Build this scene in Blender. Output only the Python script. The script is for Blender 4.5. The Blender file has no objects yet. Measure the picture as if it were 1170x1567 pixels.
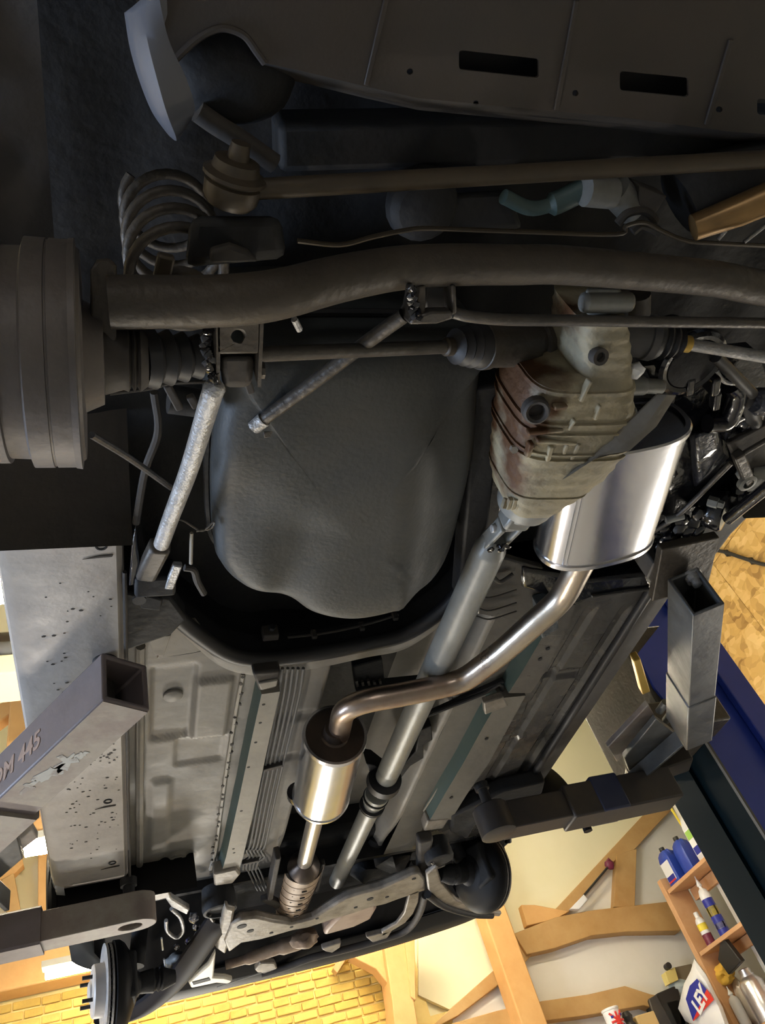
import bpy, bmesh, math, random
from mathutils import Vector, Matrix, noise
from mathutils.geometry import tessellate_polygon

random.seed(7)
C = bpy.context.scene.collection
PI = math.pi
V = Vector

# ------------------------------------------------------------------ camera
CAM_Z = 1.3                      # eye height of the photographer under the raised car
W_, H_, F_ = 1170.0, 1567.0, 1174.0
AX = ((0.94132561, -0.03150881, 0.33602573),
      (-0.20790417, 0.73015945, 0.65087866),
      (-0.26586077, -0.6825499, 0.68076698))   # columns: image right, image down, view direction
cam_d = bpy.data.cameras.new('camera'); cam = bpy.data.objects.new('camera', cam_d); C.objects.link(cam)
cam_d.sensor_fit = 'VERTICAL'; cam_d.sensor_height = 36; cam_d.lens = 36 * F_ / H_
cam_d.clip_start = 0.01
m = Matrix.Identity(4)
for r in range(3):
    m[r][0] = AX[r][0]; m[r][1] = -AX[r][1]; m[r][2] = -AX[r][2]
m.translation = (0, 0, CAM_Z)
cam.matrix_world = m
bpy.context.scene.camera = cam

# ------------------------------------------------------------------ world and exposure
wd = bpy.data.worlds.new('world'); bpy.context.scene.world = wd; wd.use_nodes = True
wd.node_tree.nodes['Background'].inputs[0].default_value = (0.35, 0.45, 0.65, 1)
wd.node_tree.nodes['Background'].inputs[1].default_value = 0.15
vs = bpy.context.scene.view_settings
vs.view_transform = 'Standard'; vs.look = 'None'; vs.gamma = 1; vs.use_curve_mapping = False
vs.exposure = 0.6

def area(name, loc, tgt, sx, sy, power, col, spread=180):
    l = bpy.data.lights.new(name, 'AREA'); l.shape = 'RECTANGLE'; l.size = sx; l.size_y = sy
    l.energy = power; l.color = col; l.spread = math.radians(spread)
    o = bpy.data.objects.new(name, l); C.objects.link(o); o.location = loc
    o.rotation_euler = (V(tgt) - V(loc)).to_track_quat('-Z', 'Y').to_euler()
    return o
# daylight through the window in the left wall, inspection lamp, added unseen fill lights
area('window_daylight', (-3.95, 2.6, 1.7), (0.5, 2.3, 2.0), 1.6, 1.2, 125, (0.58, 0.74, 1.0))
area('floor_inspection_lamp', (-1.15, 4.0, 0.35), (-0.05, 1.3, 2.25), 0.3, 0.15, 22, (1.0, 0.90, 0.78))
area('rear_fill_light', (-1.5, -3.6, 1.1), (0.4, 0.4, 2.2), 0.8, 0.3, 9, (1.0, 0.95, 0.9))  # added fill that lifts the dark rear end, no real lamp there
area('front_fill_light', (0.2, 7.2, 0.9), (0.6, 2.0, 2.3), 1.2, 0.3, 50, (1.0, 0.95, 0.86))  # added unseen light on the underside from the front
area('right_fill_light', (5.0, 3.4, 1.0), (0.8, 1.8, 2.2), 1.2, 0.4, 25, (1.0, 0.92, 0.8))  # added unseen light on the underside from the right

# ------------------------------------------------------------------ pixel rays: a point at a stated real height, or on a stated wall plane
def ray(x, y):
    a, b, c = x - W_ / 2, y - H_ / 2 + 0.5, F_
    return V([AX[i][0] * a + AX[i][1] * b + AX[i][2] * c for i in range(3)])
def U(x, y, d):                  # d = height above the lens
    v = ray(x, y); v *= d / v.z; v.z += CAM_Z; return v
def UX(x, y, X):
    v = ray(x, y); v *= X / v.x; v.z += CAM_Z; return v
def UY(x, y, Y):
    v = ray(x, y); v *= Y / v.y; v.z += CAM_Z; return v
def D(x, y, d): return V((x, y, CAM_Z + d))
MID = 0.655                      # the car's centre line
def mir(p): return V((2 * MID - p.x, p.y, p.z))

# ------------------------------------------------------------------ materials
MATS = {}
def mat(name, col, rough=0.6, metal=0.0, col2=None, scale=6.0, lo=0.4, hi=0.65, bump=0.0, bscale=40.0, coat=0.0,
        stretch=(1, 1, 1), rvar=0.0, detail=6.0, spec=0.5):
    if name in MATS: return MATS[name]
    mt = bpy.data.materials.new(name); mt.use_nodes = True; MATS[name] = mt
    nt = mt.node_tree; N = nt.nodes; L = nt.links; b = N['Principled BSDF']
    b.inputs['Base Color'].default_value = (*col, 1); b.inputs['Roughness'].default_value = rough
    b.inputs['Metallic'].default_value = metal; b.inputs['Coat Weight'].default_value = coat
    b.inputs['Specular IOR Level'].default_value = spec
    tc = N.new('ShaderNodeTexCoord'); mp = N.new('ShaderNodeMapping'); L.new(tc.outputs['Object'], mp.inputs[0])
    mp.inputs['Scale'].default_value = stretch
    if col2 is not None:
        n = N.new('ShaderNodeTexNoise'); n.inputs['Scale'].default_value = scale; n.inputs['Detail'].default_value = detail
        n.inputs['Roughness'].default_value = 0.65
        L.new(mp.outputs[0], n.inputs['Vector'])
        rp = N.new('ShaderNodeValToRGB'); rp.color_ramp.elements[0].position = lo; rp.color_ramp.elements[1].position = hi
        rp.color_ramp.elements[0].color = (*col, 1); rp.color_ramp.elements[1].color = (*col2, 1)
        L.new(n.outputs['Fac'], rp.inputs[0]); L.new(rp.outputs[0], b.inputs['Base Color'])
    if rvar:
        n3 = N.new('ShaderNodeTexNoise'); n3.inputs['Scale'].default_value = scale * 2.3; n3.inputs['Detail'].default_value = 5
        L.new(mp.outputs[0], n3.inputs['Vector'])
        mr = N.new('ShaderNodeMapRange'); mr.inputs[1].default_value = 0.3; mr.inputs[2].default_value = 0.7
        mr.inputs[3].default_value = max(0.03, rough - rvar); mr.inputs[4].default_value = min(1, rough + rvar)
        L.new(n3.outputs['Fac'], mr.inputs[0]); L.new(mr.outputs[0], b.inputs['Roughness'])
    if bump:
        n2 = N.new('ShaderNodeTexNoise'); n2.inputs['Scale'].default_value = bscale; n2.inputs['Detail'].default_value = 4
        L.new(mp.outputs[0], n2.inputs['Vector'])
        bp = N.new('ShaderNodeBump'); bp.inputs['Strength'].default_value = bump; bp.inputs['Distance'].default_value = 0.01
        L.new(n2.outputs['Fac'], bp.inputs['Height']); L.new(bp.outputs[0], b.inputs['Normal'])
    return mt
def emit(name, col, strength):
    if name in MATS: return MATS[name]
    mt = bpy.data.materials.new(name); mt.use_nodes = True; MATS[name] = mt
    b = mt.node_tree.nodes['Principled BSDF']
    b.inputs['Base Color'].default_value = (0.9, 0.9, 0.9, 1)
    b.inputs['Emission Color'].default_value = (*col, 1); b.inputs['Emission Strength'].default_value = strength
    return mt
def osb_mat():
    mt = bpy.data.materials.new('osb'); mt.use_nodes = True; nt = mt.node_tree; N = nt.nodes; L = nt.links
    b = N['Principled BSDF']; b.inputs['Roughness'].default_value = 0.7
    tc = N.new('ShaderNodeTexCoord'); mp = N.new('ShaderNodeMapping'); L.new(tc.outputs['Object'], mp.inputs[0])
    nz = N.new('ShaderNodeTexNoise'); nz.inputs['Scale'].default_value = 5; L.new(mp.outputs[0], nz.inputs['Vector'])
    mx = N.new('ShaderNodeMixRGB'); mx.inputs[0].default_value = 0.14; L.new(mp.outputs[0], mx.inputs[1]); L.new(nz.outputs['Color'], mx.inputs[2])
    cols = []
    for ang, sc in ((0.5, (1, 9, 22)), (-0.7, (1, 13, 8))):
        m2 = N.new('ShaderNodeMapping'); m2.inputs['Scale'].default_value = sc; m2.inputs['Rotation'].default_value = (ang, 0, 0)
        L.new(mx.outputs[0], m2.inputs[0])
        vo = N.new('ShaderNodeTexVoronoi'); vo.inputs['Scale'].default_value = 1.0; L.new(m2.outputs[0], vo.inputs['Vector'])
        cols.append(vo)
    rp = N.new('ShaderNodeValToRGB'); e = rp.color_ramp.elements
    e[0].position = 0.1; e[0].color = (0.30, 0.16, 0.04, 1); e[1].position = 0.9; e[1].color = (0.80, 0.55, 0.22, 1)
    e2 = e.new(0.5); e2.color = (0.62, 0.38, 0.11, 1)
    am = N.new('ShaderNodeMath'); am.operation = 'ADD'; L.new(cols[0].outputs['Color'], am.inputs[0]); L.new(cols[1].outputs['Color'], am.inputs[1])
    hm = N.new('ShaderNodeMath'); hm.operation = 'MULTIPLY'; hm.inputs[1].default_value = 0.5; L.new(am.outputs[0], hm.inputs[0])
    L.new(hm.outputs[0], rp.inputs[0]); L.new(rp.outputs[0], b.inputs['Base Color'])
    bp = N.new('ShaderNodeBump'); bp.inputs['Strength'].default_value = 0.4; bp.inputs['Distance'].default_value = 0.02
    L.new(cols[1].outputs['Distance'], bp.inputs['Height']); L.new(bp.outputs[0], b.inputs['Normal'])
    return mt
def wood_mat(name, c1, c2, sc=2.0):
    return mat(name, c1, 0.65, 0, c2, sc, 0.35, 0.7, 0.25, 14.0, stretch=(1.0, 1.0, 1.0))
def rust_mat():                  # cast alloy with a rust stain on the left flank of the casting
    mt = mat('cast_alloy', (0.34, 0.30, 0.20), 0.62, 0.15, (0.22, 0.20, 0.15), 14, 0.35, 0.7, 0.35, 60)
    nt = mt.node_tree; N = nt.nodes; L = nt.links; b = N['Principled BSDF']
    src = b.inputs['Base Color'].links[0].from_socket
    g = N.new('ShaderNodeNewGeometry'); sp = N.new('ShaderNodeSeparateXYZ'); L.new(g.outputs['Position'], sp.inputs[0])
    n = N.new('ShaderNodeTexNoise'); n.inputs['Scale'].default_value = 16; n.inputs['Detail'].default_value = 5
    L.new(g.outputs['Position'], n.inputs['Vector'])
    ma = N.new('ShaderNodeMath'); ma.operation = 'MULTIPLY_ADD'; ma.inputs[1].default_value = 0.16; L.new(n.outputs['Fac'], ma.inputs[0]); L.new(sp.outputs[0], ma.inputs[2])
    mr = N.new('ShaderNodeMapRange'); mr.inputs[1].default_value = 0.665; mr.inputs[2].default_value = 0.70; mr.inputs[3].default_value = 1; mr.inputs[4].default_value = 0
    L.new(ma.outputs[0], mr.inputs[0])
    mx = N.new('ShaderNodeMixRGB'); L.new(mr.outputs[0], mx.inputs[0]); L.new(src, mx.inputs[1]); mx.inputs[2].default_value = (0.085, 0.038, 0.014, 1)
    L.new(mx.outputs[0], b.inputs['Base Color'])
    return mt

M_pan = mat('grimy_floor_paint', (0.30, 0.28, 0.245), 0.55, 0, (0.20, 0.195, 0.18), 5, 0.35, 0.7, 0.15, 30, rvar=0.1)
M_sill = mat('sill_paint', (0.48, 0.45, 0.41), 0.5, 0, (0.40, 0.37, 0.34), 9, 0.4, 0.62, 0.1, 60, rvar=0.1)
M_waxpan = mat('waxed_floor_paint', (0.060, 0.058, 0.056), 0.32, 0, (0.10, 0.095, 0.09), 4, 0.4, 0.7, 0.2, 24, rvar=0.12)
M_dark = mat('underseal_black', (0.016, 0.017, 0.020), 0.65, 0, (0.026, 0.026, 0.026), 6, 0.4, 0.7, 0.2, 50, spec=0.3)
M_brown = mat('underseal_brown', (0.055, 0.048, 0.042), 0.7, 0, (0.035, 0.032, 0.03), 4, 0.4, 0.7, 0.2, 40)
M_wax = mat('wet_wax_black', (0.008, 0.009, 0.012), 0.2, 0, (0.010, 0.010, 0.014), 9, 0.4, 0.6, 0.5, 22, coat=0.5)
M_tank = mat('tank_black', (0.036, 0.041, 0.043), 0.55, 0, (0.056, 0.056, 0.05), 4, 0.45, 0.75, 0.10, 130, rvar=0.08)
M_axle = mat('axle_grimy_steel', (0.075, 0.064, 0.052), 0.5, 0.25, (0.04, 0.035, 0.03), 7, 0.4, 0.7, 0.25, 60)
M_bar = mat('bare_bar_steel', (0.12, 0.11, 0.10), 0.4, 0.5, (0.07, 0.065, 0.06), 12, 0.4, 0.7, 0.2, 80)
M_link = mat('galvanised_link', (0.50, 0.50, 0.50), 0.42, 0.4, (0.32, 0.32, 0.32), 30, 0.35, 0.65, 0.3, 160)
M_brass = mat('bronze_painted_steel', (0.085, 0.068, 0.048), 0.45, 0.3, (0.055, 0.045, 0.035), 8, 0.4, 0.7)
M_rubber = mat('rubber_black', (0.022, 0.022, 0.024), 0.5)
M_drum = mat('drum_grey_iron', (0.16, 0.145, 0.14), 0.5, 0.25, (0.10, 0.09, 0.085), 6, 0.35, 0.7, 0.12, 60)
M_alloy = rust_mat()
M_clean = mat('plain_grey_alloy', (0.26, 0.27, 0.26), 0.5, 0.35, (0.18, 0.18, 0.17), 18, 0.35, 0.7)
M_steel = mat('stainless_steel', (0.62, 0.63, 0.67), 0.25, 1.0, (0.58, 0.59, 0.64), 3, 0.3, 0.75, 0.05, 20, rvar=0.03)
M_pipe = mat('heat_tinted_pipe', (0.50, 0.44, 0.36), 0.33, 1.0, (0.36, 0.25, 0.20), 2.6, 0.45, 0.66, 0.06, 50, rvar=0.06)
M_cap = mat('muffler_end_cap', (0.10, 0.075, 0.06), 0.4, 0.7, (0.06, 0.05, 0.045), 10)
M_prop = mat('propshaft_grey', (0.25, 0.255, 0.24), 0.42, 0.15, (0.18, 0.18, 0.165), 7, 0.4, 0.7, 0.08, 60)
M_cat = mat('rusty_heat_shield', (0.34, 0.26, 0.19), 0.55, 0.3, (0.20, 0.14, 0.10), 14, 0.4, 0.65, 0.15, 40)
M_green = mat('teal_primer', (0.055, 0.10, 0.098), 0.5, 0, (0.075, 0.115, 0.11), 5)
M_rail = mat('rail_cream', (0.33, 0.31, 0.265), 0.55, 0, (0.26, 0.245, 0.21), 7, 0.4, 0.7, 0.08, 60)
M_line = mat('grey_line', (0.14, 0.14, 0.135), 0.65, 0.0, spec=0.3)
M_bump = mat('bumper_brown_plastic', (0.060, 0.050, 0.044), 0.5, 0, (0.045, 0.04, 0.036), 3, 0.4, 0.7, 0.05, 200)
M_paint = mat('pale_blue_white_paint', (0.62, 0.68, 0.76), 0.25, coat=0.6)
M_blackpl = mat('black_plastic', (0.007, 0.007, 0.008), 0.55, spec=0.25)
M_under = mat('grey_beige_steel', (0.27, 0.245, 0.21), 0.45, 0.15, (0.12, 0.105, 0.09), 12, 0.42, 0.66, 0.15, 50)
M_cream = mat('cream_plastic', (0.52, 0.50, 0.42), 0.45)
M_arm = mat('lift_arm_grey_paint', (0.20, 0.17, 0.175), 0.5, 0.1, (0.15, 0.125, 0.125), 5, 0.4, 0.7, 0.08, 40)
M_armb = mat('lift_arm_lit_worn_beige', (0.30, 0.275, 0.24), 0.55, 0.1, (0.23, 0.19, 0.175), 9, 0.42, 0.6, 0.08, 40)  # arm paint as lit from below, light put into the colour, plus scuffs
M_scuff = mat('scuffed_pale_paint', (0.48, 0.50, 0.49), 0.6, 0, (0.28, 0.25, 0.24), 22, 0.45, 0.55)
M_arms = mat('lift_arm_bare_steel', (0.145, 0.15, 0.15), 0.42, 0.4, (0.10, 0.10, 0.098), 6, 0.4, 0.65, 0.08, 60, rvar=0.1)
M_armd = mat('lift_arm_dark', (0.045, 0.042, 0.045), 0.45, 0.2, (0.07, 0.06, 0.05), 5)
M_blue = mat('lift_blue_paint', (0.022, 0.050, 0.36), 0.4, 0, (0.026, 0.056, 0.40), 4)
M_teal = mat('lift_channel_dark_teal', (0.002, 0.009, 0.014), 0.6, 0, spec=0.08)
M_gold = mat('yellow_zinc', (0.62, 0.42, 0.10), 0.4, 0.4)
M_oldwood = wood_mat('old_oak', (0.44, 0.25, 0.085), (0.56, 0.36, 0.15))
M_newwood = wood_mat('orange_pine', (0.62, 0.33, 0.11), (0.72, 0.43, 0.17))
M_shelf = wood_mat('shelf_pine', (0.62, 0.34, 0.16), (0.70, 0.42, 0.22), 5)
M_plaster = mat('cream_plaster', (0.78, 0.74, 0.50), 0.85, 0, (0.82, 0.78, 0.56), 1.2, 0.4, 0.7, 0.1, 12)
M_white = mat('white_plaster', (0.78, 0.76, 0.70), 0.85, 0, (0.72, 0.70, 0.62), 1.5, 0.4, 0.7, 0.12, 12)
M_brick = [mat('yellow_brick_%s' % k, c, 0.8, 0, c2, 9, 0.35, 0.7, 0.3, 40) for k, c, c2 in
           (('ochre', (0.66, 0.45, 0.09), (0.54, 0.36, 0.08)), ('straw', (0.72, 0.52, 0.13), (0.62, 0.42, 0.10)), ('tan', (0.56, 0.37, 0.07), (0.66, 0.46, 0.11)))]
M_mortar = mat('yellow_mortar', (0.84, 0.68, 0.28), 0.9, 0, (0.78, 0.60, 0.22), 6, 0.4, 0.7, 0.3, 30)
M_floor = mat('concrete_floor', (0.34, 0.345, 0.35), 0.6, 0, (0.25, 0.255, 0.26), 1.6, 0.35, 0.7, 0.1, 10)
M_osb = osb_mat()
M_dim = mat('dark_boards', (0.10, 0.08, 0.06), 0.8, 0, (0.07, 0.055, 0.04), 2)

# ------------------------------------------------------------------ mesh builder
class MB:
    def __init__(s): s.v = []; s.f = []; s.mi = []; s.cur = 0
    def add(s, vs, fs):
        o = len(s.v); s.v += [V(p) for p in vs]
        for f in fs: s.f.append([i + o for i in f]); s.mi.append(s.cur)
        return s
    def slot(s, k): s.cur = k; return s
    def hexa(s, b, t):           # bottom quad, top quad (4 points each)
        s.add(list(b) + list(t), [(3, 2, 1, 0), (4, 5, 6, 7)] + [(i, (i + 1) % 4, (i + 1) % 4 + 4, i + 4) for i in range(4)]); return s
    def box(s, c, sz, rot=None):
        c = V(c); hx, hy, hz = sz[0] / 2, sz[1] / 2, sz[2] / 2
        q = [V((x * hx, y * hy, z * hz)) for z in (-1, 1) for x, y in ((-1, -1), (1, -1), (1, 1), (-1, 1))]
        if rot is not None: q = [rot @ p for p in q]
        q = [p + c for p in q]; return s.hexa(q[:4], q[4:])
    def beam(s, a, b, w, h, up=(0, 0, 1), ch=0.0):     # bar from a to b, width w, height h (optional chamfer)
        a = V(a); b = V(b); t = (b - a).normalized(); sd = t.cross(V(up)).normalized(); u = sd.cross(t).normalized()
        w /= 2; h /= 2
        if ch: pr = [(-w + ch, -h), (w - ch, -h), (w, -h + ch), (w, h - ch), (w - ch, h), (-w + ch, h), (-w, h - ch), (-w, -h + ch)]
        else: pr = [(-w, -h), (w, -h), (w, h), (-w, h)]
        return s.loft([[p + sd * x + u * y for x, y in pr] for p in (a, b)])
    def prism(s, pts, d):
        pts = [V(p) for p in pts]; d = V(d); n = len(pts)
        return s.add(pts + [p + d for p in pts], [tuple(range(n))[::-1], tuple(range(n, 2 * n))] + [(i, (i + 1) % n, (i + 1) % n + n, i + n) for i in range(n)])
    def holed(s, outer, holes, d):                     # plate with real holes
        d = V(d); loops = [[V(p) for p in outer]] + [[V(p) for p in h] for h in holes]
        flat = [p for l in loops for p in l]; n = len(flat)
        tri = tessellate_polygon(loops); fs = [tuple(t) for t in tri] + [tuple(i + n for i in t[::-1]) for t in tri]
        o = 0
        for l in loops:
            k = len(l); fs += [(o + i, o + (i + 1) % k, o + (i + 1) % k + n, o + i + n) for i in range(k)]; o += k
        return s.add(flat + [p + d for p in flat], fs)
    def loft(s, rings, caps=True, closed=True):
        n = len(rings[0]); vs = [p for r in rings for p in r]; fs = []
        for k in range(len(rings) - 1):
            for i in range(n if closed else n - 1):
                j = (i + 1) % n; fs.append((k * n + i, k * n + j, (k + 1) * n + j, (k + 1) * n + i))
        if caps and closed: fs += [tuple(range(n))[::-1], tuple(range((len(rings) - 1) * n, len(rings) * n))]
        return s.add(vs, fs)
    def tube(s, path, r, n=12, caps=True):
        path = [V(p) for p in path]; m_ = len(path)
        rr = r if isinstance(r, (list, tuple)) else [r] * m_
        ts = [(path[min(i + 1, m_ - 1)] - path[max(i - 1, 0)]).normalized() for i in range(m_)]
        u = ts[0].orthogonal().normalized(); rings = []
        for i in range(m_):
            u = (u - ts[i] * u.dot(ts[i])).normalized(); w = ts[i].cross(u)
            rings.append([path[i] + (u * math.cos(2 * PI * k / n) + w * math.sin(2 * PI * k / n)) * rr[i] for k in range(n)])
        return s.loft(rings, caps)
    def lathe(s, o, ax, prof, n=32, caps=True):        # prof: (distance along axis, radius)
        o = V(o); ax = V(ax).normalized(); u = ax.orthogonal().normalized(); w = ax.cross(u)
        return s.loft([[o + ax * t + (u * math.cos(2 * PI * k / n) + w * math.sin(2 * PI * k / n)) * max(r, 1e-4) for k in range(n)] for t, r in prof], caps)
    def cyl(s, a, b, r, n=20): return s.tube([a, b], r, n)
    def sheet(s, P, thick=0.002, slotf=None):                      # P[i][j] grid of points, given a little thickness downwards-upwards
        nu, nv = len(P), len(P[0]); vs = [p for r in P for p in r]
        fs = [(i * nv + j, i * nv + j + 1, (i + 1) * nv + j + 1, (i + 1) * nv + j) for i in range(nu - 1) for j in range(nv - 1)]
        if slotf:
            for f in fs: s.slot(slotf(sum((vs[i] for i in f), V()) / 4)); s.add([vs[i] for i in f], [(0, 1, 2, 3)])
            s.slot(0); return s
        s.add(vs, fs)
        if thick:
            t = V((0, 0, thick)); s.add([p + t for p in vs], [f[::-1] for f in fs])
            o = len(s.v) - 2 * len(vs)
            edge = [(i, 0) for i in range(nu)] + [(nu - 1, j) for j in range(1, nv)] + [(i, nv - 1) for i in range(nu - 2, -1, -1)] + [(0, j) for j in range(nv - 2, 0, -1)]
            ids = [i * nv + j for i, j in edge]; k = len(ids)
            for a in range(k):
                p, q = ids[a], ids[(a + 1) % k]; s.f.append([o + p, o + q, o + len(vs) + q, o + len(vs) + p]); s.mi.append(s.cur)
        return s
    def lump(s, c, r, seed=0, amp=0.35, fr=18.0, sub=3):
        bm = bmesh.new(); bmesh.ops.create_icosphere(bm, subdivisions=sub, radius=1.0); c = V(c)
        vs = []
        for v in bm.verts:
            k = 1 + amp * noise.noise(v.co * 1.7 + V((seed * 3.1, seed, 0))) + 0.4 * amp * noise.noise(v.co * 4.5 + V((seed, 7.0, seed)))
            vs.append(c + V((v.co.x * r[0], v.co.y * r[1], v.co.z * r[2])) * k)
        s.add(vs, [[x.index for x in f.verts] for f in bm.faces]); bm.free(); return s

def spline(pts, k=8):
    pts = [V(p) for p in pts]; P = [2 * pts[0] - pts[1]] + pts + [2 * pts[-1] - pts[-2]]; out = []
    for i in range(1, len(P) - 2):
        a, b, c, d = P[i - 1:i + 3]
        for j in range(k):
            t = j / k
            out.append(0.5 * ((2 * b) + (c - a) * t + (2 * a - 5 * b + 4 * c - d) * t * t + (3 * b - a - 3 * c + d) * t ** 3))
    return out + [pts[-1]]

def wloc(o):
    p = V((0, 0, 0))
    while o: p = p + o.location; o = o.parent
    return p
def obj(name, mb, mats, parent=None, origin=None, bevel=0.0, smooth=40):
    """links one mesh object; vertices are given in world coordinates"""
    base = wloc(parent); org = V(origin) if origin is not None else base
    me = bpy.data.meshes.new(name); me.from_pydata([tuple(p - org) for p in mb.v], [], mb.f)
    if not isinstance(mats, (list, tuple)): mats = [mats]
    for x in mats: me.materials.append(x)
    if len(mats) > 1: me.polygons.foreach_set('material_index', mb.mi)
    bm = bmesh.new(); bm.from_mesh(me); bmesh.ops.recalc_face_normals(bm, faces=bm.faces); bm.to_mesh(me); bm.free()
    if smooth:
        me.polygons.foreach_set('use_smooth', [True] * len(me.polygons)); me.set_sharp_from_angle(angle=math.radians(smooth))
    o = bpy.data.objects.new(name, me); C.objects.link(o)
    o.parent = parent; o.location = org - base
    if bevel:
        b = o.modifiers.new('bevel', 'BEVEL'); b.width = bevel; b.segments = 2; b.limit_method = 'ANGLE'; b.angle_limit = math.radians(50)
    return o
def thing(name, label, cat, loc, group=None):
    o = bpy.data.objects.new(name, None); C.objects.link(o); o.location = loc; o.empty_display_size = 0.1
    o['label'] = label; o['category'] = cat
    if group: o['group'] = group
    return o
def tag(o, label, cat, group=None):
    o['label'] = label; o['category'] = cat
    if group: o['group'] = group
    return o
def struct(o): o['kind'] = 'structure'; return o
def piece(src, name, parent, loc, rot=None):           # a copy sharing mesh data
    c = src.copy(); C.objects.link(c); c.name = name; c.parent = parent; c.location = loc
    if rot: c.rotation_euler = rot
    return c
def text_mesh(name, txt, size, mt, parent, mtx, ext=0.0008, bold=0.0):
    cu = bpy.data.curves.new(name, 'FONT'); cu.body = txt; cu.size = size; cu.extrude = ext; cu.offset = bold
    cu.align_x = 'CENTER'; cu.align_y = 'CENTER'
    t = bpy.data.objects.new('tmp', cu); C.objects.link(t)
    me = bpy.data.meshes.new_from_object(t.evaluated_get(bpy.context.evaluated_depsgraph_get()))
    bpy.data.objects.remove(t); me.materials.clear(); me.materials.append(mt); me.name = name
    me.transform(Matrix.Translation(-wloc(parent)) @ mtx)
    o = bpy.data.objects.new(name, me); C.objects.link(o); o.parent = parent
    return o
def frame_mtx(o, x, y):                                # local x,y axes at o
    x = V(x).normalized(); y = V(y); y = (y - x * y.dot(x)).normalized(); z = x.cross(y); m_ = Matrix.Identity(4)
    for r in range(3): m_[r][0] = x[r]; m_[r][1] = y[r]; m_[r][2] = z[r]; m_[r][3] = o[r]
    return m_
# ================================================================== THE WORKSHOP
XL, XR, YB, YF, ZT = -4.0, 5.5, -4.0, 7.8, 6.8
b = MB(); b.box(((XL + 6.9) / 2, (YB + YF) / 2, -0.05), (6.9 - XL + 0.2, YF - YB + 0.4, 0.1)); struct(obj('floor', b, M_floor, origin=(0, 0, 0)))
b = MB(); b.box(((XL + 6.9) / 2, (YB + YF) / 2, ZT + 0.05), (6.9 - XL + 0.2, YF - YB + 0.4, 0.1)); struct(obj('ceiling', b, M_plaster, origin=(0, 0, ZT)))
b = MB(); b.box(((XL + XR) / 2, YB - 0.05, ZT / 2), (XR - XL + 0.4, 0.1, ZT)); struct(obj('wall_back', b, M_dim, origin=(0, YB, 0)))
# left wall with a window opening
b = MB(); b.holed([(XL - 0.1, YB, 0), (XL - 0.1, YF, 0), (XL - 0.1, YF, ZT), (XL - 0.1, YB, ZT)],
                  [[(XL - 0.1, 1.8, 1.1), (XL - 0.1, 1.8, 2.3), (XL - 0.1, 3.4, 2.3), (XL - 0.1, 3.4, 1.1)]], (0.1, 0, 0))
struct(obj('wall_left', b, M_white, origin=(XL, 0, 0)))
b = MB()
for y in (1.83, 2.6, 3.37): b.box((XL - 0.05, y, 1.7), (0.06, 0.06, 1.2))
for z in (1.13, 2.27): b.box((XL - 0.05, 2.6, z), (0.05, 1.6, 0.06))
struct(obj('window_1', b, M_shelf, origin=(XL, 2.6, 1.1)))

# front wall: brick field on the left, plaster panels between old timbers on the right
b = MB(); b.box(((XL + 6.9) / 2, YF + 0.1, ZT / 2), (6.9 - XL + 0.2, 0.2, ZT))
wf = struct(obj('wall_front', b, M_plaster, origin=(0, YF, 0)))
TB = 3.70                        # underside of the tie beam on the front wall
b = MB(); b.box((-0.7, YF - 0.015, TB / 2), (6.6, 0.03, TB)); b.box((2.83, YF - 0.015, 1.4), (0.46, 0.03, 2.8))
obj('mortar_bed', b, M_mortar, wf)
def front_poly(name, px, mt, y0, dep):
    bb = MB(); bb.prism([UY(x, y, y0) for x, y in px], (0, dep, 0)); return obj(name, bb, mt, wf, bevel=0.0 if 'panel' in name else 0.006)
# bricks: 13 courses of alternating stretchers and headers, in view between bumper and frame edge
def brick_src(w, k):
    bb = MB(); bb.box((0, YF, 0), (w, 0.05, 0.060)); o = obj('brick', bb, M_brick[k], wf, origin=(0, YF, 0), bevel=0.006); return o
srcs = [(w, brick_src(w, k)) for w in (0.21, 0.14) for k in (0, 1, 2)]
first = {id(s): True for _, s in srcs}; nb = 0
z = 2.60; row = 0
while z < TB - 0.03:
    x = -1.25 + (0.09 if row % 2 else 0.0); q = row
    xend = 2.2
    while x < xend and nb < 296:
        w, s = srcs[(q % 2) * 3 + random.randrange(3)]
        loc = V((x + w / 2, -0.026 + random.uniform(-0.005, 0.005), z + random.uniform(-0.004, 0.004)))
        rot = (random.uniform(-0.03, 0.03), random.uniform(-0.02, 0.02), random.uniform(-0.02, 0.02))
        if first[id(s)]: s.location = loc; s.rotation_euler = rot; first[id(s)] = False
        else: piece(s, 'brick', wf, loc, rot)
        x += w + 0.013; q += 1; nb += 1
    z += 0.074; row += 1
for w, s in srcs:
    if first[id(s)]: bpy.data.objects.remove(s)

Y1 = 7.68
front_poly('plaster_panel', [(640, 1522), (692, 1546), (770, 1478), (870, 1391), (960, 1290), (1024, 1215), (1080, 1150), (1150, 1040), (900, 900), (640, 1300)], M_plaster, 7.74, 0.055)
front_poly('plaster_panel', [(692, 1546), (770, 1478), (870, 1391), (960, 1290), (1024, 1215), (1170, 1300), (1170, 1700), (700, 1700)], M_white, 7.76, 0.03)  # whiter than above the brace: different lighting put into the colour
front_poly('timber_brace', [(650, 1580), (692, 1540), (770, 1471), (850, 1390), (905, 1331), (960, 1272), (1010, 1218), (1050, 1170), (1085, 1180), (1040, 1226), (1012, 1254), (970, 1300), (947, 1309), (890, 1372), (795, 1482), (700, 1554)], M_oldwood, Y1, 0.08)
front_poly('timber_strut', [(943, 1307), (974, 1298), (971, 1389), (939, 1387)], M_oldwood, Y1 - 0.01, 0.1)
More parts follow.
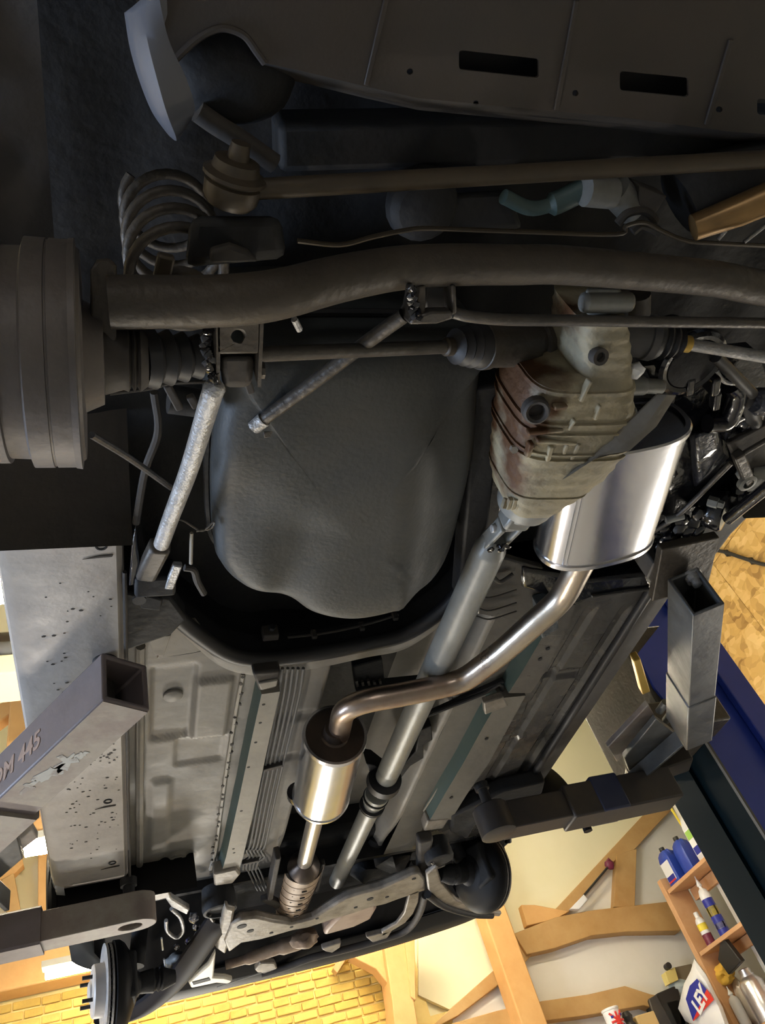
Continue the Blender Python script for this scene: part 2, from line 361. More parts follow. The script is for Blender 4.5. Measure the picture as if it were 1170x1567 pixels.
front_poly('timber_beam', [(786, 1428), (850, 1403), (900, 1393), (960, 1386), (1030, 1378), (1042, 1420), (1040, 1424), (960, 1425), (905, 1431), (850, 1450), (806, 1460)], M_oldwood, Y1 - 0.04, 0.14)
front_poly('timber_beam', [(797, 1384), (818, 1384), (870, 1394), (850, 1406), (806, 1416)], M_newwood, Y1 - 0.03, 0.1)
front_poly('timber_beam', [(690, 1566), (760, 1546), (830, 1531), (900, 1521), (956, 1508), (996, 1521), (1040, 1527), (1040, 1556), (985, 1538), (900, 1553), (830, 1562), (700, 1600)], M_oldwood, Y1 - 0.04, 0.14)
# tie beam, posts and braces
bb = MB(); bb.box((-0.75, 7.62, TB + 0.13), (6.2, 0.26, 0.28)); obj('tie_beam', bb, M_newwood, wf, bevel=0.015)
def post(x, y, z0, z1, w, mt, name='timber_post'):
    bb = MB(); bb.box((x, y, (z0 + z1) / 2), (w, w, z1 - z0)); return obj(name, bb, mt, wf, bevel=0.012)
post(3.40, 7.55, 0, ZT, 0.24, M_newwood)
front_poly('timber_post', [(586, 1440), (620, 1425), (633, 1530), (660, 1700), (615, 1700), (600, 1530)], M_newwood, 7.42, 0.3)
front_poly('jowl_brace', [(536, 1462), (592, 1440), (604, 1515), (597, 1510), (575, 1482)], M_newwood, 7.5, 0.16)
front_poly('jowl_brace', [(618, 1432), (634, 1420), (636, 1530), (629, 1525)], M_newwood, 7.40, 0.1)
front_poly('timber_brace', [(516, 1489), (509, 1481), (530, 1440), (546, 1440)], M_oldwood, 7.6, 0.1)
front_poly('timber_post', [(58, 1270), (84, 1270), (84, 1440), (58, 1440)], M_newwood, 7.6, 0.14)
front_poly('timber_brace', [(2, 1345), (21, 1335), (37, 1425), (14, 1425)], M_oldwood, 7.6, 0.12)
front_poly('timber_brace', [(-60, 1330), (30, 1296), (36, 1322), (-60, 1420)], M_newwood, 7.62, 0.1)

# right wall: white plaster below, boards of strand chip above
YJ = 6.9                         # the wall steps back just before the corner
b = MB(); b.box((XR + 0.05, (YB + YJ) / 2, ZT / 2), (0.1, YJ - YB, ZT)); b.box((6.4, YJ - 0.05, ZT / 2), (1.6, 0.1, ZT)); b.box((6.75, (YJ + YF) / 2, ZT / 2), (0.1, YF - YJ, ZT)); wr = struct(obj('wall_right', b, M_white, origin=(XR, 0, 0)))
bb = MB(); bb.box((XR - 0.012, 0, 0), (0.022, 1.245, 1.595)); osb = None
for j in range(2):
    for i in range(5):
        loc = V((0, 0.15 + i * 1.25 + 0.3 * j, 4.35 + j * 1.6))
        if osb is None: osb = obj('chipboard_panel', bb, M_osb, wr, origin=(XR, 0, 0)); osb.location = loc
        else: piece(osb, 'chipboard_panel', wr, loc)

# beams across the bay that carry the tube lights
def light(x, y, z, label, mt=None):
    t = thing('tube_light', label, 'light', (x, y, z), 'tube lights over the bay')
    bb = MB(); bb.box((x, y, z + 0.045), (1.25, 0.13, 0.05)); obj('housing', bb, M_cream, t, bevel=0.004)
    bb = MB(); bb.lathe((x - 0.6, y, z), (1, 0, 0), [(0, 0.02), (0.004, 0.055), (1.196, 0.055), (1.2, 0.02)], 16)
    obj('diffuser', bb, mt or M_tube, t); return t
M_tube = emit('lit_tube_diffuser', (1.0, 0.88, 0.66), 68.0)
def crossbeam(y, z, x0, x1, label):
    bb = MB(); bb.box(((x0 + x1) / 2, y, z + 0.13), (x1 - x0, 0.2, 0.26)); o = obj('ceiling_beam', bb, M_newwood, origin=(x0, y, z), bevel=0.015)
    return tag(o, label, 'beam', 'ceiling beams carrying the tube lights')
LZ = 3.72
y1 = 7.25
tl = light(UY(65, 1484, y1).x + 0.62, y1, UY(95, 1478, y1).z - 0.02, 'white tube light in front of the yellow brick wall, behind the front brake disc', emit('lit_tube_near_wall', (1.0, 0.87, 0.64), 13.0))
bb = MB(); bb.box((tl.location.x - .2, 7.365, tl.location.z + .075), (.05, .225, .02)); bb.box((tl.location.x + .3, 7.365, tl.location.z + .075), (.05, .225, .02)); obj('wall_bracket', bb, M_cream, tl)
p2 = UY(32, 1298, 5.2); light(p2.x + 0.62, 5.2, p2.z, 'white tube light under the orange beam, between the two left lift arms')
crossbeam(5.25, p2.z + 0.08, XL, 0.9, 'orange timber beam behind the tube light, between the left lift arms')
p3 = UY(20, 905, 3.0); light(p3.x - 0.42, 3.0, p3.z, 'glaring tube light at the left frame edge, beside the rear end of the sill')
crossbeam(3.05, p3.z + 0.1, XL, 0.2, 'orange timber beam above the glaring tube light at the left frame edge')
for x, y, z, lb in ((2.6, 5.6, 4.4, 'tube light over the front right of the bay, behind the raised car'), (1.7, 6.6, 4.4, 'added unseen tube light near the front wall, behind the raised car'), (3.3, 2.4, 4.9, 'tube light over the chipboard side of the bay, behind the raised car')):  # the one near the front wall is added to brighten the plaster
    t = light(x, y, z, lb)
    for dx in (-.45, .45):
        bb = MB(); bb.tube([(x + dx, y, z + .068), (x + dx, y, ZT - .002)], .006, 8); obj('suspension_rod', bb, M_line, t)
# upright with brace on the second beam, and things stored up there
bb = MB(); q0 = UY(22, 1030, 5.25); q1 = UY(56, 1030, 5.25)
bb.box(((q0.x + q1.x) / 2 + 0.02, 5.25, (p2.z + 0.3 + ZT) / 2), (q1.x - q0.x + 0.05, 0.18, ZT - p2.z - 0.3))
o = obj('king_post', bb, M_newwood, bevel=0.012, origin=(q0.x, 5.25, p2.z)); tag(o, 'orange upright timber rising beside the left sill, above the lift arm', 'post')
bb = MB(); bb.prism([UY(x, y, 5.2) for x, y in ((-60, 1112), (20, 1064), (20, 1088), (-60, 1150))], (0, 0.12, 0))
o = obj('knee_brace', bb, M_newwood, bevel=0.01, origin=UY(24, 1074, 5.2)); tag(o, 'orange diagonal brace running into the upright beside the left sill', 'brace')
bb = MB(); zb = p3.z + 0.55
bb.box((-1.4, 4.25, UY(10, 1004, 4.2).z - 0.13), (5.0, 0.30, 0.14)); o = obj('ceiling_beam', bb, M_plaster, bevel=0.01, origin=(-1.4, 4.2, 4.5))
tag(o, 'cream painted beam under the stored pipe and tarpaulin roll', 'beam')
zz = UY(10, 1004, 4.2).z - 0.06
bb = MB(); bb.tube(spline([(-2.4, 4.12, zz + 0.06), (-1.2, 4.12, zz + 0.062), (-0.1, 4.15, zz + 0.06)], 6), 0.05, 14)
o = obj('grey_pipe', bb, M_line, origin=(-1.2, 4.12, zz)); tag(o, 'grey pipe stored on a beam at the left frame edge', 'pipe')
bb = MB(); bb.tube([(-2.2, 4.34, zz + 0.16), (-1.9, 4.34, zz + 0.17), (-0.6, 4.34, zz + 0.16), (0.0, 4.33, zz + 0.15)], [0.1, 0.15, 0.16, 0.12], 18)
o = obj('tarpaulin_roll', bb, M_cap, origin=(-1.2, 4.28, zz)); tag(o, 'brown rolled tarpaulin stored behind the grey pipe', 'tarpaulin')

# black cable along the chipboard
bb = MB(); bb.tube(spline([UX(1040, 838, XR - 0.06), UX(1098, 842, XR - 0.06), UX(1135, 853, XR - 0.06), UX(1172, 864, XR - 0.06), UX(1240, 872, XR - 0.06)], 5), 0.018, 8)
for q in ((1112, 846), (1150, 858)):
    c = UX(*q, XR - 0.05); bb.box(c, (0.05, 0.02, 0.07))
o = obj('wall_cable', bb, M_rubber, origin=UX(1135, 853, XR)); tag(o, 'black cable clipped across the chipboard wall', 'cable')

# ------------------------------------------------------------------ two post lift
def lift_column(sx, label):
    """sx = 1: right hand column, -1: left hand column"""
    def X(x): return x if sx > 0 else 2 * MID - x
    t = thing('lift_column', label, 'lift', (X(2.2), 2.3, 0), 'columns of the two post lift')
    def part(name, mb, mt, parent=None, bevel=0.0):
        if sx < 0: mb.v = [mir(p) for p in mb.v]
        return obj(name, mb, mt, parent or t, bevel=bevel)
    x0, x1, y0, y1_ = 1.98, 2.28, 2.13, 2.46
    bb = MB(); bb.box(((x0 + x1) / 2, y0 + 0.01, 2.0), (x1 - x0, 0.02, 4.0)); bb.box((x1 - 0.01, (y0 + y1_) / 2, 2.0), (0.02, y1_ - y0, 4.0))
    bb.box(((x0 + x1) / 2, y1_ - 0.01, 2.0), (x1 - x0, 0.02, 4.0)); pass
    bb.box((2.11, 2.3, 0.012), (0.5, 0.55, 0.024))
    part('channel', bb, M_blue, bevel=0.003)
    bb = MB(); bb.box((x1 - 0.05, y0 - 0.022, 2.0), (0.11, 0.03, 4.0)); part('edge_strip', bb, M_blue, bevel=0.004)
    bb = MB(); bb.box((x0 + 0.004, (y0 + y1_) / 2, 2.0), (0.02, y1_ - y0 - 0.004, 3.98)); bb.box((x0 - 0.012, (y0 + y1_) / 2 + 0.03, 2.0), (0.02, 0.10, 3.98)); part('cover_plate', bb, M_teal)
    bb = MB(); bb.box((x0 - 0.006, y0 + 0.003, 2.0), (0.010, 0.012, 4.0)); part('edge_bead', bb, M_line)
    # carriage block with lug plates, blue cover and a yellow locking lever
    bb = MB(); bb.box((1.86, 2.2, CAM_Z + 1.2), (0.22, 0.42, 0.42)); bb.box((1.80, 2.0, CAM_Z + 1.02), (0.3, 0.12, 0.10)); cg = part('carriage', bb, M_axle, bevel=0.008)
    for d, px in ((.98, ((930, 1143), (992, 1078), (1002, 1096), (944, 1166))), (.93, ((955, 1160), (1004, 1100), (1040, 1128), (968, 1196)))):
        bb = MB(); bb.prism([U(x, y, d) for x, y in px], (0, 0, .02)); part('lug_plate', bb, M_armb if d > .95 else M_arms, cg, bevel=0.003)
    bb = MB(); bb.beam(U(950, 1207, .90), U(1052, 1118, .90), .012, .05); part('lug_plate', bb, M_arms, cg, bevel=.002)
    bb = MB(); bb.beam(U(960, 1192, .93), U(1052, 1160, .93), .10, .05); part('lug_block', bb, M_armd, cg, bevel=.006)
    for x, y in ((1008, 1088), (1018, 1102)):
        bb = MB(); bb.cyl(U(x, y, .96), U(x + 10, y - 14, .96), .012, 12); part('pivot_pin', bb, M_arms, cg)
    bb = MB(); bb.prism([UY(x, y, 1.98) for x, y in ((975, 1000), (1030, 930), (1040, 1100), (1000, 1050))], (0, .02, 0)); part('carriage_cover', bb, M_blue, cg)
    bb = MB(); bb.prism([U(x, y, 1.02) for x, y in ((970, 1012), (980, 1008), (995, 1058), (983, 1063))], (0, 0, .03)); part('lock_lever', bb, M_gold, cg, bevel=0.003)
    return t, X, part
def box_tube(a, bpt, w, h, wall=0.008):      # open square tube, open at a
    mb = MB(); a = V(a); bpt = V(bpt); t = (bpt - a).normalized(); sd = t.cross(V((0, 0, 1))).normalized(); u = V((0, 0, 1))
    def rg(p, k): return [p + sd * x * (w / 2 - k) + u * y * (h / 2 - k) for x, y in ((-1, -1), (1, -1), (1, 1), (-1, 1))]
    mb.loft([rg(bpt, 0), rg(a, 0), rg(a, wall), rg(bpt - t * 0.02, wall)], caps=True); return mb
def pad(part, c, parent, z0, z1):
    bb = MB(); bb.lathe(D(c[0], c[1], z0), (0, 0, 1), [(0, 0.016), (z1 - z0 - 0.02, 0.016), (z1 - z0 - 0.02, 0.022), (z1 - z0, 0.023)], 20); part('lift_pad', bb, M_rubber, parent)

LR, XX, partR = lift_column(1, 'dark blue lift column at right, holding two steel arms under the car')
# rear right arm: open steel tube with a bolt in its mouth
ax = V((0.35, 0.637, 0)).normalized()
ea = D(1.219, 1.0905, 0.8545); eb = ea + ax * 0.735
ar = partR('rear_arm', box_tube(ea, eb, 0.074, 0.109), M_arms, bevel=0.003)
bb = MB(); bc = U(1064, 890, .885); bb.lathe(bc, (0, 0, 1), [(-0.012, 0.006), (-0.010, 0.011), (0.002, 0.011), (0.003, 0.017), (0.016, 0.017), (0.017, 0.024), (0.021, 0.024)], 18); partR('pad_bolt', bb, M_link, ar)
bb = MB(); bb.beam(ea + ax * 0.45, eb - ax * 0.004, 0.080, 0.115); partR('outer_sleeve', bb, M_arms, ar, bevel=0.004)
bb = MB(); bb.prism([D(x, y, 0.918) for x, y in ((1.13, 1.02), (1.27, 0.99), (1.34, 1.16), (1.2, 1.2))], (0, 0, 0.022)); partR('saddle_plate', bb, M_axle, ar, bevel=0.003)
# front right arm
fa = D(1.09, 2.115, 0.845); fb = D(1.70, 2.10, 0.845)
fr = partR('front_arm', box_tube(fa, fb, 0.085, 0.085), M_armd, bevel=0.004)
bb = MB(); bb.beam(D(1.30, 2.11, 0.845), fb, 0.105, 0.105); partR('outer_sleeve', bb, M_armd, fr, bevel=0.006)
bb = MB(); bb.beam(D(1.40, 2.108, 0.85), D(1.50, 2.106, 0.85), 0.112, 0.115); partR('blue_wrap', bb, mat('faded_blue_paint', (0.03, 0.04, 0.09), 0.45), fr, bevel=0.006)
bb = MB(); bb.lathe(D(1.06, 2.105, 0.80), (0, 0, 1), [(0, 0.045), (0.004, 0.055), (0.085, 0.055), (0.09, 0.05)], 24); partR('arm_eye', bb, M_armd, fr)
pad(partR, (1.06, 2.105), fr, 0.885, 0.965)

LL, XX, partL = lift_column(-1, 'lift column on the left, out of frame, carrying the two left arms')
def nomir(name, mb, mt, parent, bevel=0.0): return obj(name, mb, mt, parent, bevel=bevel)
a0 = D(0.02, 1.211, 0.85); a1 = D(-0.43, 1.885, 0.85)
rl = nomir('rear_arm', box_tube(a0, a1, 0.094, 0.10, 0.01), M_arm, LL, bevel=0.004)
tt = (a1 - a0).normalized(); sd = tt.cross(V((0, 0, 1))).normalized()
bb = MB(); bb.prism([a0 + tt * s + sd * w + V((0, 0, -0.0502)) for s, w in ((0.004, -0.044), (0.004, 0.044), (0.35, 0.044), (0.35, -0.044))], (0, 0, -0.0012)); nomir('lit_worn_underside', bb, M_armb, rl)  # paler sheet: light on the underside painted in, with wear
bb = MB()
for s, w, rs, rw, sdv in ((0.19, 0.0, 0.05, 0.026, 3), (0.235, -0.006, 0.05, 0.026, 5), (0.29, -0.016, 0.036, 0.018, 8), (0.16, 0.012, 0.02, 0.014, 11)):
    pg = []
    for k in range(22):
        an = 2 * PI * k / 22; rr = 0.62 + 0.75 * noise.noise(V((math.cos(an) * 1.9 + sdv, math.sin(an) * 1.9, sdv * 2.0)))
        rr = max(0.2, min(1.0, rr)); pg.append(a0 + tt * (s + rs * rr * math.cos(an)) + sd * (w + rw * rr * math.sin(an)) + V((0, 0, -0.0515)))
    bb.prism(pg, (0, 0, -0.0006))
nomir('paint_scuff', bb, M_scuff, rl)
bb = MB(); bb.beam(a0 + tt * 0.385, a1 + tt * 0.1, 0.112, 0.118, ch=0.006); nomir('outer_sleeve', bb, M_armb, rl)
pad(nomir, (-0.015, 1.27), rl, 0.90, 0.943)
bb = MB(); bb.lathe(a0 + tt * 0.07 + V((0, 0, 0.0)), (0, 0, 1), [(-0.04, 0.016), (-0.02, 0.02), (0.04, 0.02)], 6); nomir('pad_bolt', bb, M_bar, rl)
text_mesh('chalk_mark', 'DM 445', 0.052, mat('pink_chalk', (0.42, 0.30, 0.24), 0.9), rl, frame_mtx(a0 + tt * 0.285 + (sd if sd.y < 0 else -sd) * 0.0475 + V((0, 0, -0.006)), -tt, V((0, 0, 1))), bold=0.001)
# front left arm with an eye at its tip
h0 = D(0.032, 2.262, 0.85); h1 = D(-0.225, 2.275, 0.85); h2 = D(-0.42, 2.2, 0.85)
bb = MB(); t2 = (h1 - h0).normalized(); s2 = t2.cross(V((0, 0, 1))).normalized()
outl = [h1 + s2 * 0.036, h0 + s2 * 0.04]
outl += [h0 + s2 * 0.04 * math.cos(PI * k / 10) - t2 * 0.055 * math.sin(PI * k / 10) for k in range(1, 10)] + [h0 - s2 * 0.04, h1 - s2 * 0.036]
hole = [h0 + s2 * 0.022 * math.cos(2 * PI * k / 20) + t2 * (0.012 + 0.03 * math.sin(2 * PI * k / 20)) for k in range(20)]
bb.holed([p - V((0, 0, 0.04)) for p in outl], [[p - V((0, 0, 0.04)) for p in hole]], (0, 0, 0.075))
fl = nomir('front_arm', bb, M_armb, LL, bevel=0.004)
bb = MB(); bb.beam(h1 - t2 * 0.03, h1 + t2 * 0.28, 0.09, 0.095, ch=0.006); nomir('outer_sleeve', bb, M_arm, fl)
pad(nomir, (0.02, 2.285), fl, 0.885, 0.945)

# ------------------------------------------------------------------ shelf unit on the right wall, and what stands on it
XF = 5.2                                       # front edge of the boards
su = UX(1010, 1345, XF); yU = su.y
zb1 = UX(1060, 1326, XF).z; zb2 = UX(1105, 1430, XF).z; zb3 = 1.93
sh = thing('shelf_unit', 'pine shelf unit on the right wall behind the blue lift column', 'shelf', (XF + 0.15, yU - 1.2, 0))
bb = MB(); bb.box((XF + 0.12, yU + 0.03, (su.z) / 2), (0.26, 0.07, su.z)); obj('upright', bb, M_shelf, sh, bevel=0.004)
bb = MB(); bb.box((XF + 0.12, yU - 2.4, (su.z) / 2), (0.26, 0.05, su.z)); obj('upright', bb, M_shelf, sh, bevel=0.004)
for z in (zb1, zb2, zb3, 1.2):
    bb = MB(); bb.box((XF + 0.145, yU - 1.2, z - 0.018), (0.29, 2.36, 0.036)); obj('board', bb, M_shelf, sh, bevel=0.003)
bb = MB(); bb.box((XR - 0.03, yU - 1.2, zb1 - 0.1), (0.05, 2.34, 0.11)); obj('batten', bb, M_shelf, sh, bevel=0.003)
bb = MB(); bb.box((XR - 0.03, yU - 1.2, zb2 - 0.09), (0.05, 2.34, 0.09)); obj('batten', bb, M_shelf, sh, bevel=0.003)
for k in range(3):
    bb = MB(); bb.box((XR - 0.05, yU - 0.62 - 0.05 * k, (zb2 + zb3) / 2 - 0.06), (0.05, 0.035, zb2 - zb3 - 0.16)); obj('back_slat', bb, M_shelf, sh, bevel=0.003)

def canister(name, x, y, z, w, d, h, mt, label, cap, labelmat=None, stripe=None):
    t = thing(name, label, 'canister', (x, y, z), 'canisters on the top shelf')
    def rr(s, zz, hw, hd): return [V((x + hd * c[0], y + hw * c[1], zz)) for c in ((-1, -.8), (-.8, -1), (.8, -1), (1, -.8), (1, .8), (.8, 1), (-.8, 1), (-1, .8))]
    bb = MB(); bb.loft([rr(0, z, w * .46, d * .46), rr(0, z + .01, w / 2, d / 2), rr(0, z + h * .66, w / 2, d / 2), rr(0, z + h * .8, w * .40, d * .44), rr(0, z + h * .88, w * .22, d * .3)]); obj('body', bb, mt, t)
    bb = MB(); bb.lathe((x, y + w * .1, z + h * .86), (0, 0, 1), [(0, d * .17), (h * .06, d * .17), (h * .06, d * .21), (h * .14, d * .20)], 14); obj('cap', bb, cap, t)
    bb = MB(); bb.tube(spline([(x, y - w * .1, z + h * .86), (x, y - w * .32, z + h * .85), (x, y - w * .40, z + h * .7)], 4), w * .07, 8); obj('handle', bb, mt, t)
    if labelmat:
        bb = MB(); bb.box((x - d / 2 - .001, y, z + h * .36), (.003, w * .78, h * .5)); lb = obj('label', bb, labelmat, t)
        if stripe:
            for zz, hh, mm in stripe: bb = MB(); bb.box((x - d / 2 - .004, y, z + h * zz), (.003, w * .7, h * hh)); obj('stripe', bb, mm, lb)
    return t
def bottle(name, cat, x, y, z, r, h, mt, label, cap, neck=.35, nozzle=False, bands=()):
    t = thing(name, label, cat, (x, y, z), 'sealant tubes on the second shelf' if name == 'sealant_tube' else None)
    bb = MB(); bb.lathe((x, y, z), (0, 0, 1), [(0, r * .9), (.006, r), (h * .72, r), (h * .8, r * .75), (h * .84, r * neck), (h * .88, r * neck)], 20); bd = obj('body', bb, mt, t)
    bb = MB()
    if nozzle: bb.lathe((x, y, z + h * .88), (0, 0, 1), [(0, r * .5), (h * .03, r * .45), (h * .12, r * .12), (h * .2, r * .08)], 14)
    else: bb.lathe((x, y, z + h * .88), (0, 0, 1), [(0, r * .5), (h * .10, r * .5), (h * .12, r * .42)], 14)
    obj('nozzle' if nozzle else 'cap', bb, cap, t)
    for k, (zz, hh, mm) in enumerate(bands):
        bb = MB(); bb.lathe((x, y, z + h * zz), (0, 0, 1), [(0, r + .0015), (h * hh, r + .0015)], 20); obj('label', bb, mm, bd)
    return t
C_blue = mat('oil_can_blue', (0.03, 0.07, 0.42), 0.35); C_white = mat('can_white', (0.80, 0.81, 0.82), 0.4); C_red = mat('print_red', (0.65, 0.04, 0.03), 0.4)
C_black = mat('cap_black', (0.02, 0.02, 0.02), 0.4); C_yel = mat('print_yellow', (0.85, 0.68, 0.06), 0.4); C_navy = mat('print_navy', (0.02, 0.03, 0.30), 0.4)
C_green = mat('print_green', (0.35, 0.62, 0.12), 0.4); C_mar = mat('print_maroon', (0.16, 0.02, 0.05), 0.4); C_silver = mat('brushed_can', (0.75, 0.75, 0.78), 0.3, 0.9)
def SX(x, y, X): return UX(x, y, X)
c = UX(1038, 1345, XF + .12); canister('oil_canister', XF + .12, c.y, zb1, .19, .14, .38, C_blue, 'blue oil canister with white label, leftmost on the top shelf', C_black, C_white, [(.2, .12, C_navy), (.12, .04, C_red)])
c2 = UX(1058, 1330, XF + .15); canister('oil_canister', XF + .17, c2.y, zb1, .17, .14, .38, C_blue, 'plain blue canister between the labelled oil canister and the white canister', C_black)
c3 = UX(1084, 1310, XF + .12); canister('white_canister', XF + .13, c3.y - .02, zb1, .20, .17, .50, C_white, 'tall white canister with green print on the top shelf', C_black, mat('label_white', (.86, .87, .9), .4), [(.5, .16, C_green), (.2, .14, C_navy), (-.0, .04, C_red)])
cc = UX(1062, 1300, XF + .2)
t = thing('brush', 'thin brush with a yellow handle standing among the top shelf canisters', 'brush', (XF + .24, cc.y + .02, zb1))
bb = MB(); bb.beam((XF + .24, cc.y + .02, zb1 + .3), (XF + .24, cc.y + .06, zb1 + .66), .02, .012); obj('handle', bb, C_yel, t)
bb = MB(); bb.beam((XF + .24, cc.y + .015, zb1), (XF + .24, cc.y + .02, zb1 + .3), .035, .02); obj('head', bb, C_red, t)
e = UX(1105, 1420, XF + .1); bottle('sealant_tube', 'tube', XF + .1, e.y, zb2, .052, .52, C_white, 'white and blue sealant tube with yellow print on the second shelf', C_white, .3, True, [(.02, .62, C_navy), (.12, .10, C_white), (.34, .16, C_yel)])
e = UX(1090, 1437, XF + .1); bottle('spray_can', 'can', XF + .1, e.y + .05, zb2, .045, .31, C_white, 'squat can with a dark red band, left of the sealant tube', C_white, .5, False, [(.05, .3, C_mar), (.45, .2, C_yel)])
e = UX(1075, 1448, XF + .1); bottle('small_bottle', 'bottle', XF + .07, e.y + .02, zb2, .03, .12, C_mar, 'small dark bottle with white cap at the left end of the second shelf', C_white)
e = UX(1134, 1405, XF + .1); bottle('sealant_tube', 'tube', XF + .12, e.y - .02, zb2, .046, .46, C_white, 'white sealant tube with a yellow patch, next to the lift column', C_white, .3, True, [(.12, .2, C_yel), (.4, .05, C_navy)])
# third shelf
e = UX(1150, 1567, XF + .1); bottle('pump_bottle', 'bottle', XF + .08, e.y + .05, zb3, .05, .34, C_white, 'white pump bottle standing in front of the silver can', C_white, .35, True)
bottle('silver_can', 'can', XF + .14, e.y - .22, zb3, .11, .42, C_silver, 'large silver can on the lowest shelf in view', C_silver, .6)
t = tag(obj('cardboard_box', MB().box((XF + .17, e.y + .32, zb3 + .16), (.2, .3, .32)), mat('cardboard', (.50, .36, .19), .8), origin=(XF + .17, e.y + .3, zb3), bevel=.004), 'brown cardboard box at the left end of the lowest shelf', 'box')
bb = MB(); bb.lump((XF + .12, e.y + .03, zb3 + .46), (.08, .10, .08), 3, .5); bb.v = [V((p.x, p.y, max(p.z, zb3 + .001))) for p in bb.v]
bb2 = MB(); bb2.lump((XF + .19, e.y + .03, zb3 + .2), (.055, .09, .2), 5, .3); bb2.v = [V((p.x, p.y, max(p.z, zb3 + .001))) for p in bb2.v]
o = obj('plastic_bag', bb2, mat('clear_bag', (.62, .56, .48), .35), origin=(XF + .19, e.y + .12, zb3)); tag(o, 'crumpled pale plastic bag on the lowest shelf', 'bag')
o = obj('sponge', bb, mat('sponge_yellow', (.80, .50, .08), .9), origin=(XF + .12, e.y + .08, zb3 + .4)); tag(o, 'orange yellow sponge on top of the crumpled plastic bag', 'sponge')
bb = MB(); bb.prism([(XF + .02, e.y - .1, zb3 + .56), (XF + .02, e.y - .32, zb3 + .7), (XF + .02, e.y - .4, zb3 + .45), (XF + .02, e.y - .14, zb3 + .42)], (.05, 0, 0))
o = obj('black_pouch', bb, C_black, origin=(XF + .04, e.y - .25, zb3 + .42), bevel=.006); tag(o, 'black pouch leaning on top of the silver can', 'pouch')

# carrier bag hanging on the shelf upright, red and blue print
t = thing('carrier_bag', 'white carrier bag with a blue and red printed panel hanging from the shelf upright', 'bag', UX(1075, 1500, 5.0))
XB = 4.9
def BX(x, y, o=0.0): return UX(x, y, XB - o)
outl = [(1062, 1466), (1056, 1486), (1046, 1505), (1040, 1530), (1037, 1543), (1048, 1562), (1060, 1568), (1066, 1588), (1110, 1592), (1116, 1570), (1105, 1540), (1094, 1520), (1080, 1490)]
cx_, cy_ = 1077, 1545; rings = []
for s, o_ in ((1.0, .012), (.97, .05), (.8, .085), (.5, .10), (.15, .105)):
    rings.append([BX(cx_ + (x - cx_) * s, cy_ + (y - cy_) * s, o_ + .012 * noise.noise(V((x * .05, y * .05, s * 4)))) for x, y in outl])
bb = MB(); bb.loft([[BX(x, y, 0) for x, y in outl]] + rings); obj('bag_body', bb, C_white, t)
def quad(name, px, mt, o_, parent):
    q = MB(); q.prism([BX(x, y, o_) for x, y in px], (-.002, 0, 0)); return obj(name, q, mt, parent)
pr = quad('print_panel', [(1049, 1528), (1055, 1508), (1066, 1497), (1081, 1514), (1068, 1545), (1060, 1561)], C_navy, .118, t)
quad('print_panel', [(1060, 1561), (1068, 1543), (1081, 1513), (1092, 1529), (1061, 1562)], C_red, .119, t)
pm = BX(1071, 1530, .1235)
text_mesh('lettering', 'LEY', .165, C_white, t, frame_mtx(pm, V((0, -1, .35)), V((0, .3, 1))), ext=.002, bold=.006)

# black machine in the corner with a yellow switch box on it
t = thing('press_machine', 'black workshop machine in the corner left of the carrier bag', 'machine', (4.9, 7.65, 0))
def CY(x, y, Y): return UY(x, y, Y)
bb = MB(); bb.prism([CY(x, y, 7.58) for x, y in ((994, 1528), (1006, 1519), (1036, 1506), (1050, 1560), (1052, 1640), (1040, 1700), (1030, 1620))], (0, .15, 0)); obj('housing', bb, C_black, t, bevel=.01)
bb = MB(); bb.prism([CY(x, y, 7.55) for x, y in ((992, 1528), (1004, 1521), (1030, 1568), (1045, 1640), (1030, 1650))], (0, .03, 0)); obj('guard', bb, M_armd, t, bevel=.01)
pz = CY(1010, 1530, 7.4); bb = MB(); bb.box((4.9, 7.65, .5), (.30, .16, 1.0)); bb.box((4.9, 7.65, pz.z / 2 + .4), (.14, .14, pz.z - .8)); obj('stand', bb, C_black, t, bevel=.01)
bb = MB(); bb.prism([CY(x, y, 7.6) for x, y in ((1030, 1480), (1058, 1474), (1064, 1500), (1040, 1508))], (0, .12, 0)); obj('motor_cover', bb, mat('grey_brown_plastic', (.20, .16, .10), .6), t, bevel=.006)
bb = MB(); bb.prism([CY(x, y, 7.56) for x, y in ((1017, 1487), (1032, 1479), (1038, 1499), (1024, 1505))], (0, .09, 0)); sw = obj('switch_box', bb, mat('switch_yellow', (.70, .58, .20), .5), t, bevel=.004)
bb = MB(); bb.cyl(CY(1019, 1480, 7.6), CY(1019, 1480, 7.6) + V((0, -.06, 0)), .03, 14); obj('switch_knob', bb, C_black, sw)
bb = MB(); bb.lump(CY(1040, 1511, 7.62), (.12, .05, .07), 4, .3); obj('clear_guard', bb, mat('blueish_plastic', (.42, .50, .52), .3), t)
CZ = UY(936, 1553, 7.3).z - .3
